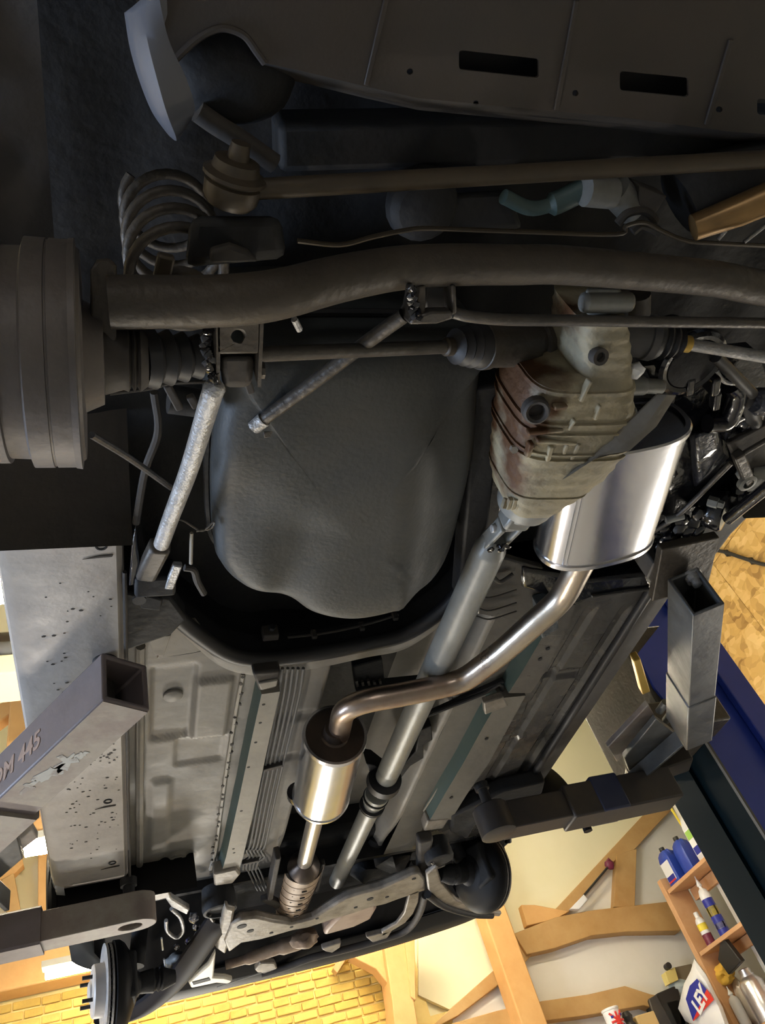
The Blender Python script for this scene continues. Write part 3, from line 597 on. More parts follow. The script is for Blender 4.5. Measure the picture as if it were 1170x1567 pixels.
# boards and boxes on the floor pile at the very bottom edge
bb = MB(); q = CY(985, 1553, 7.4); bb.box((4.40, 7.45, (q.z + CZ) / 2), (.2, .3, q.z - CZ)); o = obj('cardboard_stack', bb, mat('cardboard_light', (.60, .42, .18), .8), bevel=.01, origin=(4.40, 7.45, CZ)); tag(o, 'cardboard stack left of the black machine at the bottom edge', 'box')
q = CY(936, 1553, 7.3); t = thing('flag_tin', 'round tin with a red, white and blue flag print at the bottom edge', 'tin', (q.x, 7.3, q.z - .3))
bb = MB(); bb.lathe((q.x, 7.3, q.z - .3), (0, 0, 1), [(0, .07), (.005, .075), (.33, .075), (.335, .08), (.35, .08), (.355, .07)], 24); tb = obj('body', bb, C_white, t)
for k, (a, bq) in enumerate((((-.06, .0), (.06, .14)), ((-.06, .14), (.06, .0)), ((-.065, .07), (.065, .07)), ((0, 0), (0, .14)))):
    bb = MB(); zc = q.z - .13
    def S(p): an = p[0] / .077; return V((q.x + .0775 * math.sin(an), 7.3 - .0775 * math.cos(an), zc + p[1]))
    pts = [S((a[0] + (bq[0] - a[0]) * i / 6, a[1] + (bq[1] - a[1]) * i / 6)) for i in range(7)]
    bb.tube(pts, .010, 6); obj('flag_stripe', bb, C_red, tb)
for sx_, sz_ in ((-1, .03), (1, .03), (-1, .11), (1, .11)):
    bb = MB(); bb.tube([S((sx_ * (.03 + .012 * i), sz_)) for i in range(3)], .012, 6); obj('flag_field', bb, C_navy, tb)
bb = MB(); bb.box((4.20, 7.4, CZ / 2), (.62, .4, CZ)); o = obj('wooden_crate', bb, M_shelf, bevel=.01, origin=(4.2, 7.4, 0)); tag(o, 'wooden crate under the flag printed tin', 'crate')
bb = MB(); bb.lathe((4.235, 7.33, CZ), (0, 0, 1), [(0, .05), (.2, .05), (.22, .035), (.26, .05), (.3, .03)], 16); bb.v = [V((p.x, p.y, p.z)) for p in bb.v]
o = obj('dark_jar', bb, C_black, origin=(4.235, 7.33, CZ)); tag(o, 'dark jar right of the flag printed tin', 'jar')

# hanging tool on the brace: black rod with a white handle
t = thing('hanging_tool', 'long tool with black rod and white handle hanging under the old brace', 'tool', UY(932, 1322, 7.6))
bb = MB(); bb.tube([UY(930, 1326, 7.6), UY(892, 1371, 7.6)], .012, 8); obj('rod', bb, C_black, t)
bb = MB(); bb.lump(UY(932, 1322, 7.6), (.05, .04, .06), 2, .3, sub=2); obj('hook_end', bb, C_mar, t)
bb = MB(); bb.prism([UY(x, y, 7.58) for x, y in ((872, 1390), (893, 1368), (899, 1376), (886, 1391))], (0, .05, 0)); obj('handle', bb, C_white, t, bevel=.004)
# ================================================================== THE CAR
car = thing('car', 'small car raised on a two post lift, seen from below with its wheels off', 'car', (MID, 1.5, CAM_Z + 0.95))
def part(name, mb, mt, parent=None, bevel=0.0, smooth=40): return obj(name, mb, mt, parent or car, bevel=bevel, smooth=smooth)
def sstep(a, b_, x):
    t = min(1, max(0, (x - a) / (b_ - a))); return t * t * (3 - 2 * t)

# ---- body shell (flanks, roof, bonnet): outside skin with wheel arches cut out
RW = (0.475, 2.66)                              # axle stations
def body_top(y):
    if y < -0.1: return 1.6 + (y + 0.35) * 1.2
    if y < 2.0: return 2.12
    if y < 2.55: return 2.12 - (y - 2.0) / 0.55 * 0.55
    return 1.57 - (y - 2.55) / 0.75 * 0.2
prof = [(.800, .945), (.822, .952), (.833, .985), (.845, 1.05), (.852, 1.14), (.855, 1.25), (.855, 1.38), (.84, 1.5), (.84, 1.57), (.80, 1.7), (.75, 1.86), (.70, 2.0), (.62, 2.09), (.4, 2.13), (0, 2.14)]
def fine(p, n=4):
    out = []
    for i in range(len(p) - 1):
        for k in range(n): t = k / n; out.append((p[i][0] + (p[i + 1][0] - p[i][0]) * t, p[i][1] + (p[i + 1][1] - p[i][1]) * t))
    return out + [p[-1]]
prof = fine(prof, 4)
prof = prof + [(-a, d) for a, d in prof[-2::-1]]
ys = [-.32 + 3.6 * k / 120 for k in range(121)]
vs, fs = [], []
for y in ys:
    e = 1 - .28 * sstep(2.75, 3.34, y) ** 2 - .08 * (1 - sstep(-.32, .1, y)) ** 2
    for a, d in prof: vs.append(D(MID + a * e, y, min(d, body_top(y))))
n = len(prof)
for i in range(len(ys) - 1):
    for j in range(n - 1):
        a, d = prof[j]; yc = (ys[i] + ys[i + 1]) / 2
        if any(math.hypot(yc - w, (d - .86) * 1.0) < (.37 if w < 1 else .335) for w in RW): continue
        if d < 1.2 and .1 < yc < .93: continue
        if a > 0 and d < 1.15 and yc < RW[1]: continue
        if d < 1.0 and not (RW[0] + .3 < yc < RW[1] - .3): continue
        fs.append((i * n + j, i * n + j + 1, (i + 1) * n + j + 1, (i + 1) * n + j))
bb = MB(); bb.add(vs, fs); shell = part('body_shell', bb, M_paint)
for yy in (-.32, 3.28):
    bb = MB(); row = [D(MID + a * .9, yy, min(d, body_top(yy))) for a, d in prof if d > .98]; bb.prism(row, (0, .015, 0)); part('end_panel', bb, M_paint, shell)
for s in (-1, 1):                               # black arch trims
    for w in RW:
        pts = [D(MID + s * (.848 - .02 * (1 - math.sin(a))), w + .345 * math.cos(a), .86 + .345 * math.sin(a)) for a in [PI * (.22 + .80 * k / 24) for k in range(25)]]
        bb = MB(); bb.tube(pts, .016, 8); part('arch_trim', bb, M_blackpl, shell)
for s in (-1, 1):                               # side windows and door seam strips
    bb = MB(); bb.prism([D(MID + s * .80, 0.35, 1.70), D(MID + s * .80, 1.95, 1.70), D(MID + s * .72, 1.75, 2.0), D(MID + s * .72, .45, 2.0)], (s * .02, 0, 0)); part('side_window', bb, M_blackpl, shell)
    bb = MB(); bb.box(D(MID + s * .842, 1.35, 1.18), (.02, 1.1, .05)); part('rubbing_strip', bb, M_blackpl, shell, bevel=.004)

# ---- outline of the spare well lip: floor starts in front of it
lip_px = [(215, 895), (240, 912), (262, 935), (300, 968), (350, 1000), (400, 1008), (480, 1000), (560, 985), (620, 970), (680, 930), (722, 880)]
lip = [U(x, y, 1.0) for x, y in lip_px]
def lip_y(x):
    if x <= lip[2].x: return max(1.10, lip[2].y + (x - lip[2].x) * 0.8)
    for a, c in zip(lip[2:], lip[3:]):
        if a.x <= x <= c.x: return a.y + (c.y - a.y) * (x - a.x) / (c.x - a.x)
    return lip[-1].y + 0.0
def pxbox(x, y, pb):
    (x0, y0), (x1, y1) = pb; return x0, y0, x1, y1
def emb(x, y, x0, y0, x1, y1, h, e=.012):
    return h * sstep(x0 - e, x0 + e, x) * (1 - sstep(x1 - e, x1 + e, x)) * sstep(y0 - e, y0 + e, y) * (1 - sstep(y1 - e, y1 + e, y))
def P1(x, y): p = U(x, y, 1.0); return p.x, p.y
pA, pB, pC, pD, pE = P1(302, 1016), P1(292, 1126), P1(345, 1122), P1(232, 1133), P1(232, 1222)
pdr = P1(272, 1313); pplug = P1(265, 1068)
def pan_h(x, y):
    h = 0.0
    h += emb(x, y, .075, pA[1], pA[0], pB[1], .010, .007)            # raised rectangle with the plug
    h += emb(x, y, .075, pB[1] - .02, pC[0] - .012, P1(280, 1160)[1], -.0, .007)
    h += emb(x, y, pB[0], P1(300, 1040)[1], pC[0], pC[1], -.010, .007)
    h += emb(x, y, P1(268, 1160)[0], pC[1], pC[0], P1(330, 1163)[1], .006, .006)
    h += emb(x, y, .078, P1(235, 1195)[1], P1(240, 1300)[0] + .028, P1(230, 1305)[1], -.008, .010)
    r = math.hypot(x - pdr[0], (y - pdr[1])); h += .007 * (1 - sstep(.042, .055, r)) - .009 * (1 - sstep(.022, .032, r))
    h += .13 * sstep(.47, .52, x) * (1 - sstep(.80, .85, x))           # transmission tunnel
    h += emb(x, y, .37, 1.62, .47, 1.66, .006, .008) + emb(x, y, .37, 1.82, .47, 1.85, .006, .008)
    h += .03 * sstep(2.30, 2.6, y)
    h += .0015 * noise.noise(V((x * 9, y * 9, 0)))
    return h
def pan(name, x0, x1, y0f, y1, nu, nv, hf, mt, d=1.0, sl=None):
    P = []
    for i in range(nu):
        x = x0 + (x1 - x0) * i / (nu - 1); r = []
        for j in range(nv):
            ya = y0f(x); y = ya + (y1 - ya) * j / (nv - 1); r.append(D(x, y, d + hf(x, y)))
        P.append(r)
    bb = MB(); bb.sheet(P, .002, sl); o = part(name, bb, mt, smooth=60)
    if sl:                       # faces were added one by one: weld them into one skin
        bm = bmesh.new(); bm.from_mesh(o.data); bmesh.ops.remove_doubles(bm, verts=bm.verts, dist=1e-5); bmesh.ops.recalc_face_normals(bm, faces=bm.faces); bm.to_mesh(o.data); bm.free()
        o.data.polygons.foreach_set('use_smooth', [True] * len(o.data.polygons))
    return o
M_tun = mat('tunnel_shade_wax', (0.034, 0.033, 0.032), .65, 0, (.05, .047, .043), 8, .4, .7, .25, 40)  # shade and wax in the tunnel put into a darker colour
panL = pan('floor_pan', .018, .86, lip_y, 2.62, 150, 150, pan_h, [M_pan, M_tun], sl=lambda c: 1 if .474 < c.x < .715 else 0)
M_pan2 = mat('grimy_floor_paint_dull', (0.17, 0.16, 0.14), 0.55, 0, (0.12, 0.115, 0.10), 5, 0.35, 0.7, 0.15, 30)
def panr_h(x, y):
    h = .012 * sstep(.0, .02, math.sin((x - .99) * 2 * PI / .11) - .55) * sstep(1.3, 1.36, y) * (1 - sstep(2.25, 2.3, y)) if 1.0 < x < 1.28 else 0
    h += emb(x, y, 1.10, 1.58, 1.22, 1.61, .008, .008) + emb(x, y, 1.05, 1.72, 1.12, 1.75, .006, .008) + emb(x, y, 1.06, 1.9, 1.16, 1.92, -.006, .008)
    return h + .0012 * noise.noise(V((x * 9, y * 9, 3)))
panR = pan('floor_pan', .86, 1.29, lambda x: 1.20, 2.62, 90, 130, panr_h, [M_waxpan, M_pan2], sl=lambda c: 1 if c.x < .965 and c.y > 1.5 else 0)
# plugs, seams and weld dabs of the left floor
bb = MB(); c = V((*pplug, CAM_Z + 1.008)); bb.lathe(c, (0, 0, -1), [(0, .022), (.004, .021), (.006, .018)], 24); part('floor_plug', bb, M_pan, panL)
bb = MB(); c = V((*pdr, CAM_Z + 1.0)); bb.lathe(c, (0, 0, -1), [(-.004, .024), (.003, .023), (.004, .015), (.001, .013)], 24); part('floor_plug', bb, M_pan, panL)
seam = [U(x, y, .997) for x, y in ((372, 1030), (362, 1080), (354, 1130), (346, 1180), (338, 1240), (330, 1300), (322, 1330))]
bb = MB(); bb.tube(spline(seam, 6), .006, 6); part('seam_sealer', bb, M_rail, panL)
bb = MB()
for k in range(26):
    t = k / 25; a = seam[0].lerp(seam[-1], t); bb.lump(a + V((random.uniform(-.006, .003), random.uniform(-.01, .01), -.004)), (.0055, .008, .003), k, .5, sub=1)
o = part('weld_dab', bb, M_brown, panL); o['kind'] = 'stuff'
bb = MB(); bb.tube(spline([U(x, y, .998) for x, y in ((252, 1003), (300, 996), (335, 986))], 4), .003, 6); part('panel_seam', bb, M_dark, panL)
bb = MB(); bb.prism([U(x, y, .995) for x, y in ((262, 960), (300, 956), (325, 990), (300, 998), (240, 1008))], (0, 0, .02)); part('lap_panel', bb, M_pan, panL, bevel=.002)
bb = MB(); bb.prism([U(x, y, .985) for x, y in ((225, 975), (262, 972), (250, 1005), (236, 1002))], (0, 0, .02)); part('lap_panel', bb, M_pan, panL, bevel=.002)

# ---- upper rear floor (dark) behind the lip, and the wall that joins the two
def up_h(x, y):
    return .02 * math.sin(x * 40) * sstep(.25, .3, y) * .2 + .0 + .03 * (1 - sstep(.0, .2, y))
P = []
for i in range(60):
    x = -.06 + 1.43 * i / 59; y1 = lip_y(x) if x < .8 else 1.20
    P.append([D(x, .12 + (y1 - .12) * j / 39, 1.13 + up_h(x, .12 + (y1 - .12) * j / 39)) for j in range(40)])
bb = MB(); bb.sheet(P, .002); rearfloor = part('rear_floor', bb, M_dark)
bb = MB(); P = []
for i in range(60):
    x = -.06 + 1.43 * i / 59; y1 = lip_y(x) if x < .8 else 1.20; P.append([D(x, y1, .995), D(x, y1 - .005, 1.06), D(x, y1 - .005, 1.135)])
bb.sheet(P, .002); part('well_wall', bb, M_dark, rearfloor)
bb = MB(); bb.box(U(413, 968, 1.02), (.035, .02, .03)); part('well_bracket', bb, M_brown, rearfloor, bevel=.003)
bb = MB(); bb.lathe(U(415, 966, 1.015) + V((0, -.01, 0)), (0, -1, 0), [(0, .008), (.008, .008)], 6); part('bracket_bolt', bb, M_dark, rearfloor)
# rounded black lip hose and pale slotted flange in front of it
lipw = spline([U(x, y, .985) for x, y in lip_px], 6)
bb = MB(); P = []
for i in range(12):
    x = -.25 + .30 * i / 11; P.append([D(x, -.32 + .5 * j / 9, 1.0 + .02 * math.sin(j)) for j in range(10)])
bb.sheet(P, .004); part('quarter_liner', bb, M_dark)
bb = MB(); bb.tube(lipw, .017, 12); part('well_lip', bb, M_rubber)
fl_px = [(262, 952), (300, 992), (345, 1025), (400, 1035), (480, 1025), (560, 1008), (622, 994), (684, 953)]
bb = MB(); fw = spline([U(x, y, .99) for x, y in fl_px], 6); iw = spline([U(x, y, .985) for x, y in lip_px[2:-1]], 6); k = min(len(fw), len(iw))
bb.sheet([[iw[i], (iw[i] + fw[i]) / 2 + V((0, 0, -.006)), fw[i] + V((0, 0, .004))] for i in range(k)], .003); part('well_flange', bb, M_pan)
for a, c in (((352, 1010), (392, 1014)), ((422, 1011), (488, 1003)), ((514, 1000), (580, 985))):
    bb = MB(); bb.tube([U(*a, .982), U((a[0] + c[0]) / 2, (a[1] + c[1]) / 2 + 1, .981), U(*c, .982)], .0042, 8); part('flange_slot', bb, M_rubber)
bb = MB(); bb.tube(spline([U(x, y, 1.02) for x, y in ((440, 975), (500, 968), (560, 955), (610, 940))], 4), .003, 6); part('well_wire', bb, M_brown)
for q in ((480, 970), (553, 958), (604, 942)):
    bb = MB(); bb.box(U(*q, 1.02), (.012, .01, .022)); part('well_clip', bb, M_brown, bevel=.002)

# ---- fuel tank
tk = [(352, 560), (335, 640), (326, 740), (328, 830), (336, 862), (362, 888), (400, 902), (440, 911), (470, 926), (510, 935), (545, 936), (590, 926), (630, 910), (664, 888), (690, 850), (708, 790), (726, 700), (736, 620), (742, 560), (735, 520), (380, 520)]
tk = [U(x, y, .895) for x, y in tk]
def smooth_loop(p, k=5):
    n = len(p); out = []
    for i in range(n):
        a, b_, c, d = p[i - 1], p[i], p[(i + 1) % n], p[(i + 2) % n]
        for j in range(k):
            t = j / k; out.append(0.5 * ((2 * b_) + (c - a) * t + (2 * a - 5 * b_ + 4 * c - d) * t * t + (3 * b_ - a - 3 * c + d) * t ** 3))
    return out
tk = smooth_loop(tk); cc = sum(tk, V()) / len(tk); rings = []
foldx0 = U(640, 560, .87).x; foldx1 = U(628, 870, .87).x
def tank_dent(p):
    h = 0
    fx = foldx0 + (foldx1 - foldx0) * (p.y - .45) / .6
    h += .022 * sstep(fx - .006, fx + .05, p.x)                     # right flank slopes up past the fold
    h += -.004 * math.exp(-((p.x - fx) / .008) ** 2)
    h += .012 * sstep(.70, .52, p.y) * 0 + .035 * (1 - sstep(.42, .56, p.y))
    h += .006 * noise.noise(V((p.x * 5, p.y * 5, 1))) + .010 * (1 - sstep(.16, .27, p.x)) * sstep(.7, .8, p.y)
    h += .014 * math.exp(-((p.x - .285) / .045) ** 2) * sstep(.78, .88, p.y)
    h += -.006 * sstep(.6, .7, p.y) * sstep(.2, .26, p.x)
    return h
for s, d in ((0.0, .862), (.15, .862), (.3, .862), (.45, .862), (.6, .862), (.72, .863), (.8, .864), (.86, .866), (.91, .869), (.95, .875), (.98, .885), (1.0, .90), (1.0, .93), (.985, .98), (.97, 1.125)):
    rg = []
    for p in tk:
        q = V((cc.x + (p.x - cc.x) * s, cc.y + (p.y - cc.y) * s, 0)); q.z = CAM_Z + d + (tank_dent(q) if d < .95 else 0); rg.append(q)
    rings.append(rg)
bb = MB(); bb.loft(rings); tank = part('fuel_tank', bb, M_tank, smooth=60)
bb = MB(); st = [p for p in tk]; bb.tube([V((cc.x + (p.x - cc.x) * 1.012, cc.y + (p.y - cc.y) * 1.012, CAM_Z + .955)) for p in st + st[:1]], .006, 6); part('tank_seam', bb, M_dark, tank)
bb = MB(); bb.beam(U(742, 575, .93), U(712, 905, .97), .05, .05); part('tank_strap', bb, M_dark, bevel=.006)
bb = MB(); bb.beam(U(762, 590, .97), U(728, 860, .99), .06, .06); part('tunnel_flank', bb, M_waxpan, bevel=.01)

# ---- sills
def sill(s):
    def X(a): return MID + s * a
    y0, y1 = .925, 2.335
    sec = [(.632, 1.0), (.635, .955), (.645, .943), (.806, .943), (.823, .951), (.831, .975), (.836, 1.04), (.83, 1.05), (.78, 1.06), (.64, 1.06)]
    if s > 0:                    # the right sill is undercut and sits a little higher
        y0, y1 = .80, 2.27
        sec = [(.634, 1.07), (.638, 1.016), (.652, 1.008), (.68, 1.008), (.712, 1.012), (.722, 1.022), (.80, 1.093), (.846, 1.135), (.85, 1.17), (.64, 1.17)]
    rings = []
    for y, k in ((y0, 0), (y0 + .03, 0), (1.2, 0), (1.6, 0), (2.0, 0), (2.25, 0), (2.29, .2), (2.32, .6), (y1, 1)):
        rings.append([D(X(a - .03 * k * (a > .7)), y, d + .05 * k * (d < .98)) for a, d in sec])
    bb = MB(); bb.loft(rings); o = part('sill', bb, M_sill if s < 0 else M_waxsill, smooth=35)
    zs = .945 if s < 0 else 1.008
    bb = MB(); bb.tube([D(X(.632), y0 + .1, zs), D(X(.632), y1 - .02, zs)], .004, 8); part('sill_seam', bb, M_brown if s < 0 else M_dark, o)
    return o
M_waxsill = mat('waxed_sill', (0.105, 0.10, 0.097), 0.6, 0, (0.07, 0.066, 0.062), 4, 0.35, 0.65, 0.1, 40, rvar=.1)
sL = sill(-1); sR = sill(1)
for x, y in ((165, 1226), (172, 1320), (155, 835)):
    bb = MB(); c = U(x, y, .942); bb.lathe(c, (0, 0, -1), [(-.004, .010), (.001, .010), (.001, .007), (-.004, .006)], 16); part('drain_hole', bb, M_dark, sL)
    bb = MB(); bb.prism([c + V(q) for q in ((-.030, .029, 0), (-.005, .0225, 0), (.018, .0215, 0), (.016, .026, 0), (-.004, .027, 0))], (0, 0, -.0012)); part('drain_slot', bb, M_brown, sL)
bb = MB()
for k in range(170):                              # stone chips through the sill paint
    c = D(random.uniform(-.12, .005), random.triangular(.98, 2.15, 1.55), .9425); r = random.uniform(.0008, .0026)
    bb.prism([c + V((r * 1.6 * math.cos(a), r * math.sin(a), 0)) for a in (0, 1.2, 2.3, 3.4, 4.6)], (0, 0, -.0006))
o = part('stone_chips', bb, M_brown, sL); o['kind'] = 'stuff'
# outer strip of the left floor between sill and first press line
bb = MB(); bb.tube(spline([D(.052, y, .996 + .003 * math.sin(y * 9)) for y in (1.3, 1.5, 1.8, 2.1, 2.35)], 5), .010, 8); part('floor_ridge', bb, M_pan, panL)
# front wall of the rear wheel arch, faced to the rear
for s in (-1, 1):
    bb = MB(); P = []
    for k in range(25):
        a = PI * (1.0 * k / 24); P.append([D(MID + s * w, RW[0] + .40 * math.cos(a) + .04, .90 + .36 * math.sin(a)) for w in (.62, .68, .74, .80, .845)])
    bb.sheet(P, .003); arch = part('wheel_arch_liner', bb, M_brown if s < 0 else M_dark)
    bb = MB(); pts = [D(MID + s * .615, RW[0] + .04 + .42 * math.cos(PI * k / 16), 1.0 + .27 * math.sin(PI * k / 16)) for k in range(17)]; bb.prism(pts, (s * .006, 0, 0)); pass
    bb = MB(); P = []
    for k in range(25):
        a = PI * (.52 + .48 * k / 24); P.append([D(MID + s * w, RW[1] + .345 * math.cos(a), .90 + .33 * math.sin(a)) for w in (.45, .55, .65, .75, .845)])
    bb.sheet(P, .003); part('wheel_arch_liner', bb, M_blackpl)

bb = MB(); bb.prism([U(x, y, .962) for x, y in ((180, 905), (262, 915), (286, 948), (262, 972), (228, 984), (182, 1000))], (0, 0, .045)); part('jacking_box', bb, M_dark, bevel=.006)
# ---- chassis rails
def rail(name, pts_in, pts_out, d, mt_side, mt_bot, parts=True):
    """bottom face between two pixel lines; side walls up to the floor"""
    A = [U(x, y, d) for x, y in pts_in]; B = [U(x, y, d) for x, y in pts_out]; top = CAM_Z + 1.004
    bb = MB()
    rings = []
    for a, b_ in zip(A, B): rings.append([a, b_, V((b_.x + .004, b_.y, top)), V((a.x - .006, a.y, top))])
    n = len(rings)
    for k in range(n - 1):
        r0, r1 = rings[k], rings[k + 1]
        bb.slot(0).add([r0[0], r0[1], r1[1], r1[0]], [(0, 1, 2, 3)])
        bb.slot(1).add([r0[3], r0[0], r1[0], r1[3]], [(0, 1, 2, 3)]); bb.slot(1).add([r0[1], r0[2], r1[2], r1[1]], [(0, 1, 2, 3)])
    for r in (rings[0], rings[-1]): bb.slot(0).add(r, [(0, 1, 2, 3)])
    return part(name, bb, [mt_bot, mt_side], smooth=20)
rl_ = rail('chassis_rail', [(400, 1062), (385, 1130), (366, 1220), (346, 1310), (338, 1338)], [(428, 1058), (412, 1130), (393, 1220), (372, 1310), (366, 1330)], .955, M_green, M_rail)
for q in ((403, 1077), (398, 1105), (391, 1135), (380, 1173), (369, 1240), (358, 1304), (357, 1298)):
    bb = MB(); bb.lathe(U(*q, .956), (0, 0, -1), [(0, .004), (.0014, .004), (.0014, .0025)], 10); part('rail_hole', bb, M_dark, rl_)
bb = MB(); bb.prism([U(x, y, .945) for x, y in ((386, 1030), (430, 1026), (424, 1052), (397, 1058))], (0, 0, .05)); part('rail_end_bracket', bb, M_brown, rl_, bevel=.006)
bb = MB(); bb.prism([U(x, y, .940) for x, y in ((395, 1046), (426, 1040), (423, 1050), (399, 1056))], (0, 0, .02)); part('rail_end_bracket', bb, M_rail, rl_, bevel=.003)
bb = MB(); bb.prism([U(x, y, .945) for x, y in ((326, 1338), (362, 1330), (368, 1338), (356, 1352), (328, 1356))], (0, 0, .04)); part('rail_end_bracket', bb, M_under, rl_, bevel=.006)
rr_ = rail('chassis_rail', [(765, 1068), (740, 1110), (710, 1165), (680, 1215), (658, 1254)], [(804, 1064), (779, 1110), (749, 1165), (714, 1215), (690, 1254)], .955, M_green, M_pan2)
bb = MB(); bb.prism([U(x, y, .953) for x, y in ((740, 1076), (770, 1066), (778, 1080), (742, 1094))], (0, 0, .02)); part('rail_end_bracket', bb, M_under, rr_, bevel=.004)
bb = MB(); bb.prism([U(x, y, .953) for x, y in ((654, 1256), (688, 1252), (678, 1268), (648, 1272))], (0, 0, .04)); part('rail_end_bracket', bb, M_under, rr_, bevel=.006)
ru_ = rail('rail_rear_section', [(852, 925), (838, 960), (800, 1025), (778, 1060)], [(880, 925), (868, 960), (835, 1025), (812, 1060)], .955, M_green, M_waxpan)
bb = MB(); bb.prism([U(x, y, .935) for x, y in ((826, 935), (852, 928), (855, 962), (829, 978))], (0, 0, .05)); part('rail_bracket', bb, mat('blue_grey_bracket', (.08, .10, .12), .3, 0, (.05, .06, .07), 30, bump=.4, bscale=60), ru_, bevel=.004)
for q in ((838, 992), (826, 1008), (744, 1130), (690, 1220)):
    bb = MB(); bb.lathe(U(*q, .954), (0, 0, -1), [(0, .006), (.0014, .006), (.0014, .003)], 10); part('rail_hole', bb, M_dark, ru_)
bb = MB(); bb.tube(spline([U(x, y, .99) for x, y in ((736, 1096), (712, 1140), (680, 1190), (648, 1240))], 5), .003, 6); part('seam_sealer', bb, M_rail, rr_)

# ---- fuel and brake lines beside the left rail
for k in range(5):
    o5 = k * 8.0
    p = [(432 + o5, 1022), (427 + o5 * .98, 1060), (418 + o5 * .9, 1110), (407 + o5 * .83, 1165), (396 + o5 * .78, 1220), (383 + o5 * .72, 1290), (377 + o5 * .7, 1300), (382 + o5 * .7, 1310), (373 + o5 * .68, 1318), (372 + o5 * .6, 1330)]
    bb = MB(); bb.tube(spline([U(x, y, .972) for x, y in p], 5), .0040, 8); part('pipe_line', bb, M_line)
for a, c in (((403, 1176), (432, 1168)), ((370, 1320), (396, 1314))):
    bb = MB(); bb.beam(U(*a, .966), U(*c, .966), .014, .014); part('line_clamp', bb, M_brown, bevel=.002)
for k in range(4):
    bb = MB(); bb.tube(spline([U(375 + k * 6, 1322, .98), U(383 + k * 6, 1340, .985), U(394 + k * 5, 1362, 1.0)], 4), .003, 6); part('flexible_line', bb, M_line)

# ---- rear axle beam, links, drums
bm_px = [(166, 462, .745), (230, 462, .745), (320, 461, .745), (390, 456, .747), (440, 447, .753), (500, 431, .768), (560, 418, .785), (620, 409, .797), (700, 405, .80), (790, 405, .80), (870, 406, .80)]
half = [U(*q) for q in bm_px]; half = [p for p in half if p.x < MID - .02]
path = spline(half + [mir(p) for p in half[::-1]], 6)
bb = MB(); bb.tube(path, [.0235 + .0035 * min(1, (abs(p.x - MID) / .5) ** 2) for p in path], 20); beam = part('axle_beam', bb, M_axle)
def both(name, fn, mt, parent=None, bevel=0.0, mt2=None):
    for s in (0, 1):
        bb = MB(); fn(bb)
        if s: bb.v = [mir(p) for p in bb.v]
        part(name, bb, (mt2 or mt) if s else mt, parent, bevel)
DC = D(-.03, .475, .75)                        # drum centre, inner face
for s in (0, 1):
    T = (lambda p: p) if not s else mir
    bb = MB(); bb.lathe(DC, (-1, 0, 0), [(-.012, .03), (-.01, .108), (0, .117), (.018, .117), (.0185, .1155), (.0205, .1155), (.021, .117), (.040, .117), (.043, .108), (.062, .107), (.063, .112), (.084, .112), (.085, .109), (.09, .104), (.094, .06), (.115, .058), (.118, .03)], 56)
    bb.v = [T(p) for p in bb.v]; dr = part('brake_drum', bb, M_drum, smooth=30)
    bb = MB(); bb.lathe(DC, (1, 0, 0), [(0.0, .118), (.006, .119), (.007, .112), (.008, .06), (.03, .05), (.032, .02)], 48); bb.v = [T(p) for p in bb.v]; part('backing_plate', bb, M_drum, dr)
    for k in range(4):
        a = PI / 4 + k * PI / 2; bb = MB(); bb.cyl(DC + V((-.09, .04 * math.cos(a), .04 * math.sin(a))), DC + V((-.14, .04 * math.cos(a), .04 * math.sin(a))), .006, 8); bb.v = [T(p) for p in bb.v]; part('wheel_stud', bb, M_bar, dr)
def flange(bb):
    pts = [(138, 412, .75), (148, 396, .76), (168, 393, .76), (179, 406, .755), (178, 505, .735), (178, 528, .735), (166, 538, .73), (138, 548, .73)]
    bb.prism([U(*q) for q in pts], (0, .012, .02))
both('axle_flange', flange, M_axle, beam, .004)
both('hub_carrier', lambda bb: bb.lathe(DC + V((.0, 0, 0)), (1, 0, 0), [(0.02, .045), (.03, .04), (.05, .034), (.055, .036), (.058, .030), (.061, .036), (.064, .030), (.067, .036), (.075, .030)], 28), M_brown, beam)
# outer drive shaft boots and shafts
hub = DC + V((.07, 0, 0)); inn = U(690, 530, .85)
def shaft_path(): return hub, inn
ds = []
for s in (0, 1):
    T = (lambda p: p) if not s else mir
    i2 = inn if not s else mir(U(1045, 525, .85))
    dx = (i2 - hub).normalized(); Ls = (i2 - hub).length
    bb = MB(); bb.tube([hub, i2], .0095 if not s else .0095, 12); bb.v = [T(p) for p in bb.v]; o = part('drive_shaft', bb, M_bar if not s else M_link); ds.append(o)
    pf = [(.0, .030)] + [x for k in range(6) for x in ((.012 + k * .017, .034 - k * .0028), (.018 + k * .017, .026 - k * .0024))] + [(.118, .013)]
    bb = MB(); bb.lathe(hub, dx, pf, 24); bb.v = [T(p) for p in bb.v]; part('shaft_boot', bb, M_rubber, o, 0)
    bb = MB(); bb.lathe(i2, dx, [(-.012, .0105), (-.01, .013), (0, .013), (.002, .011)], 16); bb.v = [T(p) for p in bb.v]; part('boot_clamp', bb, M_brass if not s else M_gold, o)
    pf = [(0, .012)] + [x for k in range(3) for x in ((.008 + k * .013, .025 + k * .003), (.013 + k * .013, .021 + k * .003))] + [(.046, .032), (.056, .033)]
    bb = MB(); bb.lathe(i2, dx, pf, 28); bb.v = [T(p) for p in bb.v]; part('shaft_boot', bb, M_rubber, o)
    cvl = .115 if not s else .085
    bb = MB(); bb.lathe(i2 + dx * .05, dx, [(0, .026), (.002, .0345), (.014, .0345), (.016, .032), (cvl - .02, .034), (cvl - .016, .029), (cvl - .008, .029), (cvl - .006, .034), (cvl + .005, .034), (cvl + .006, .02)], 32); bb.v = [T(p) for p in bb.v]; part('joint_housing', bb, M_axle if not s else mat('joint_grey', (.11, .11, .115), .5, .3), o)
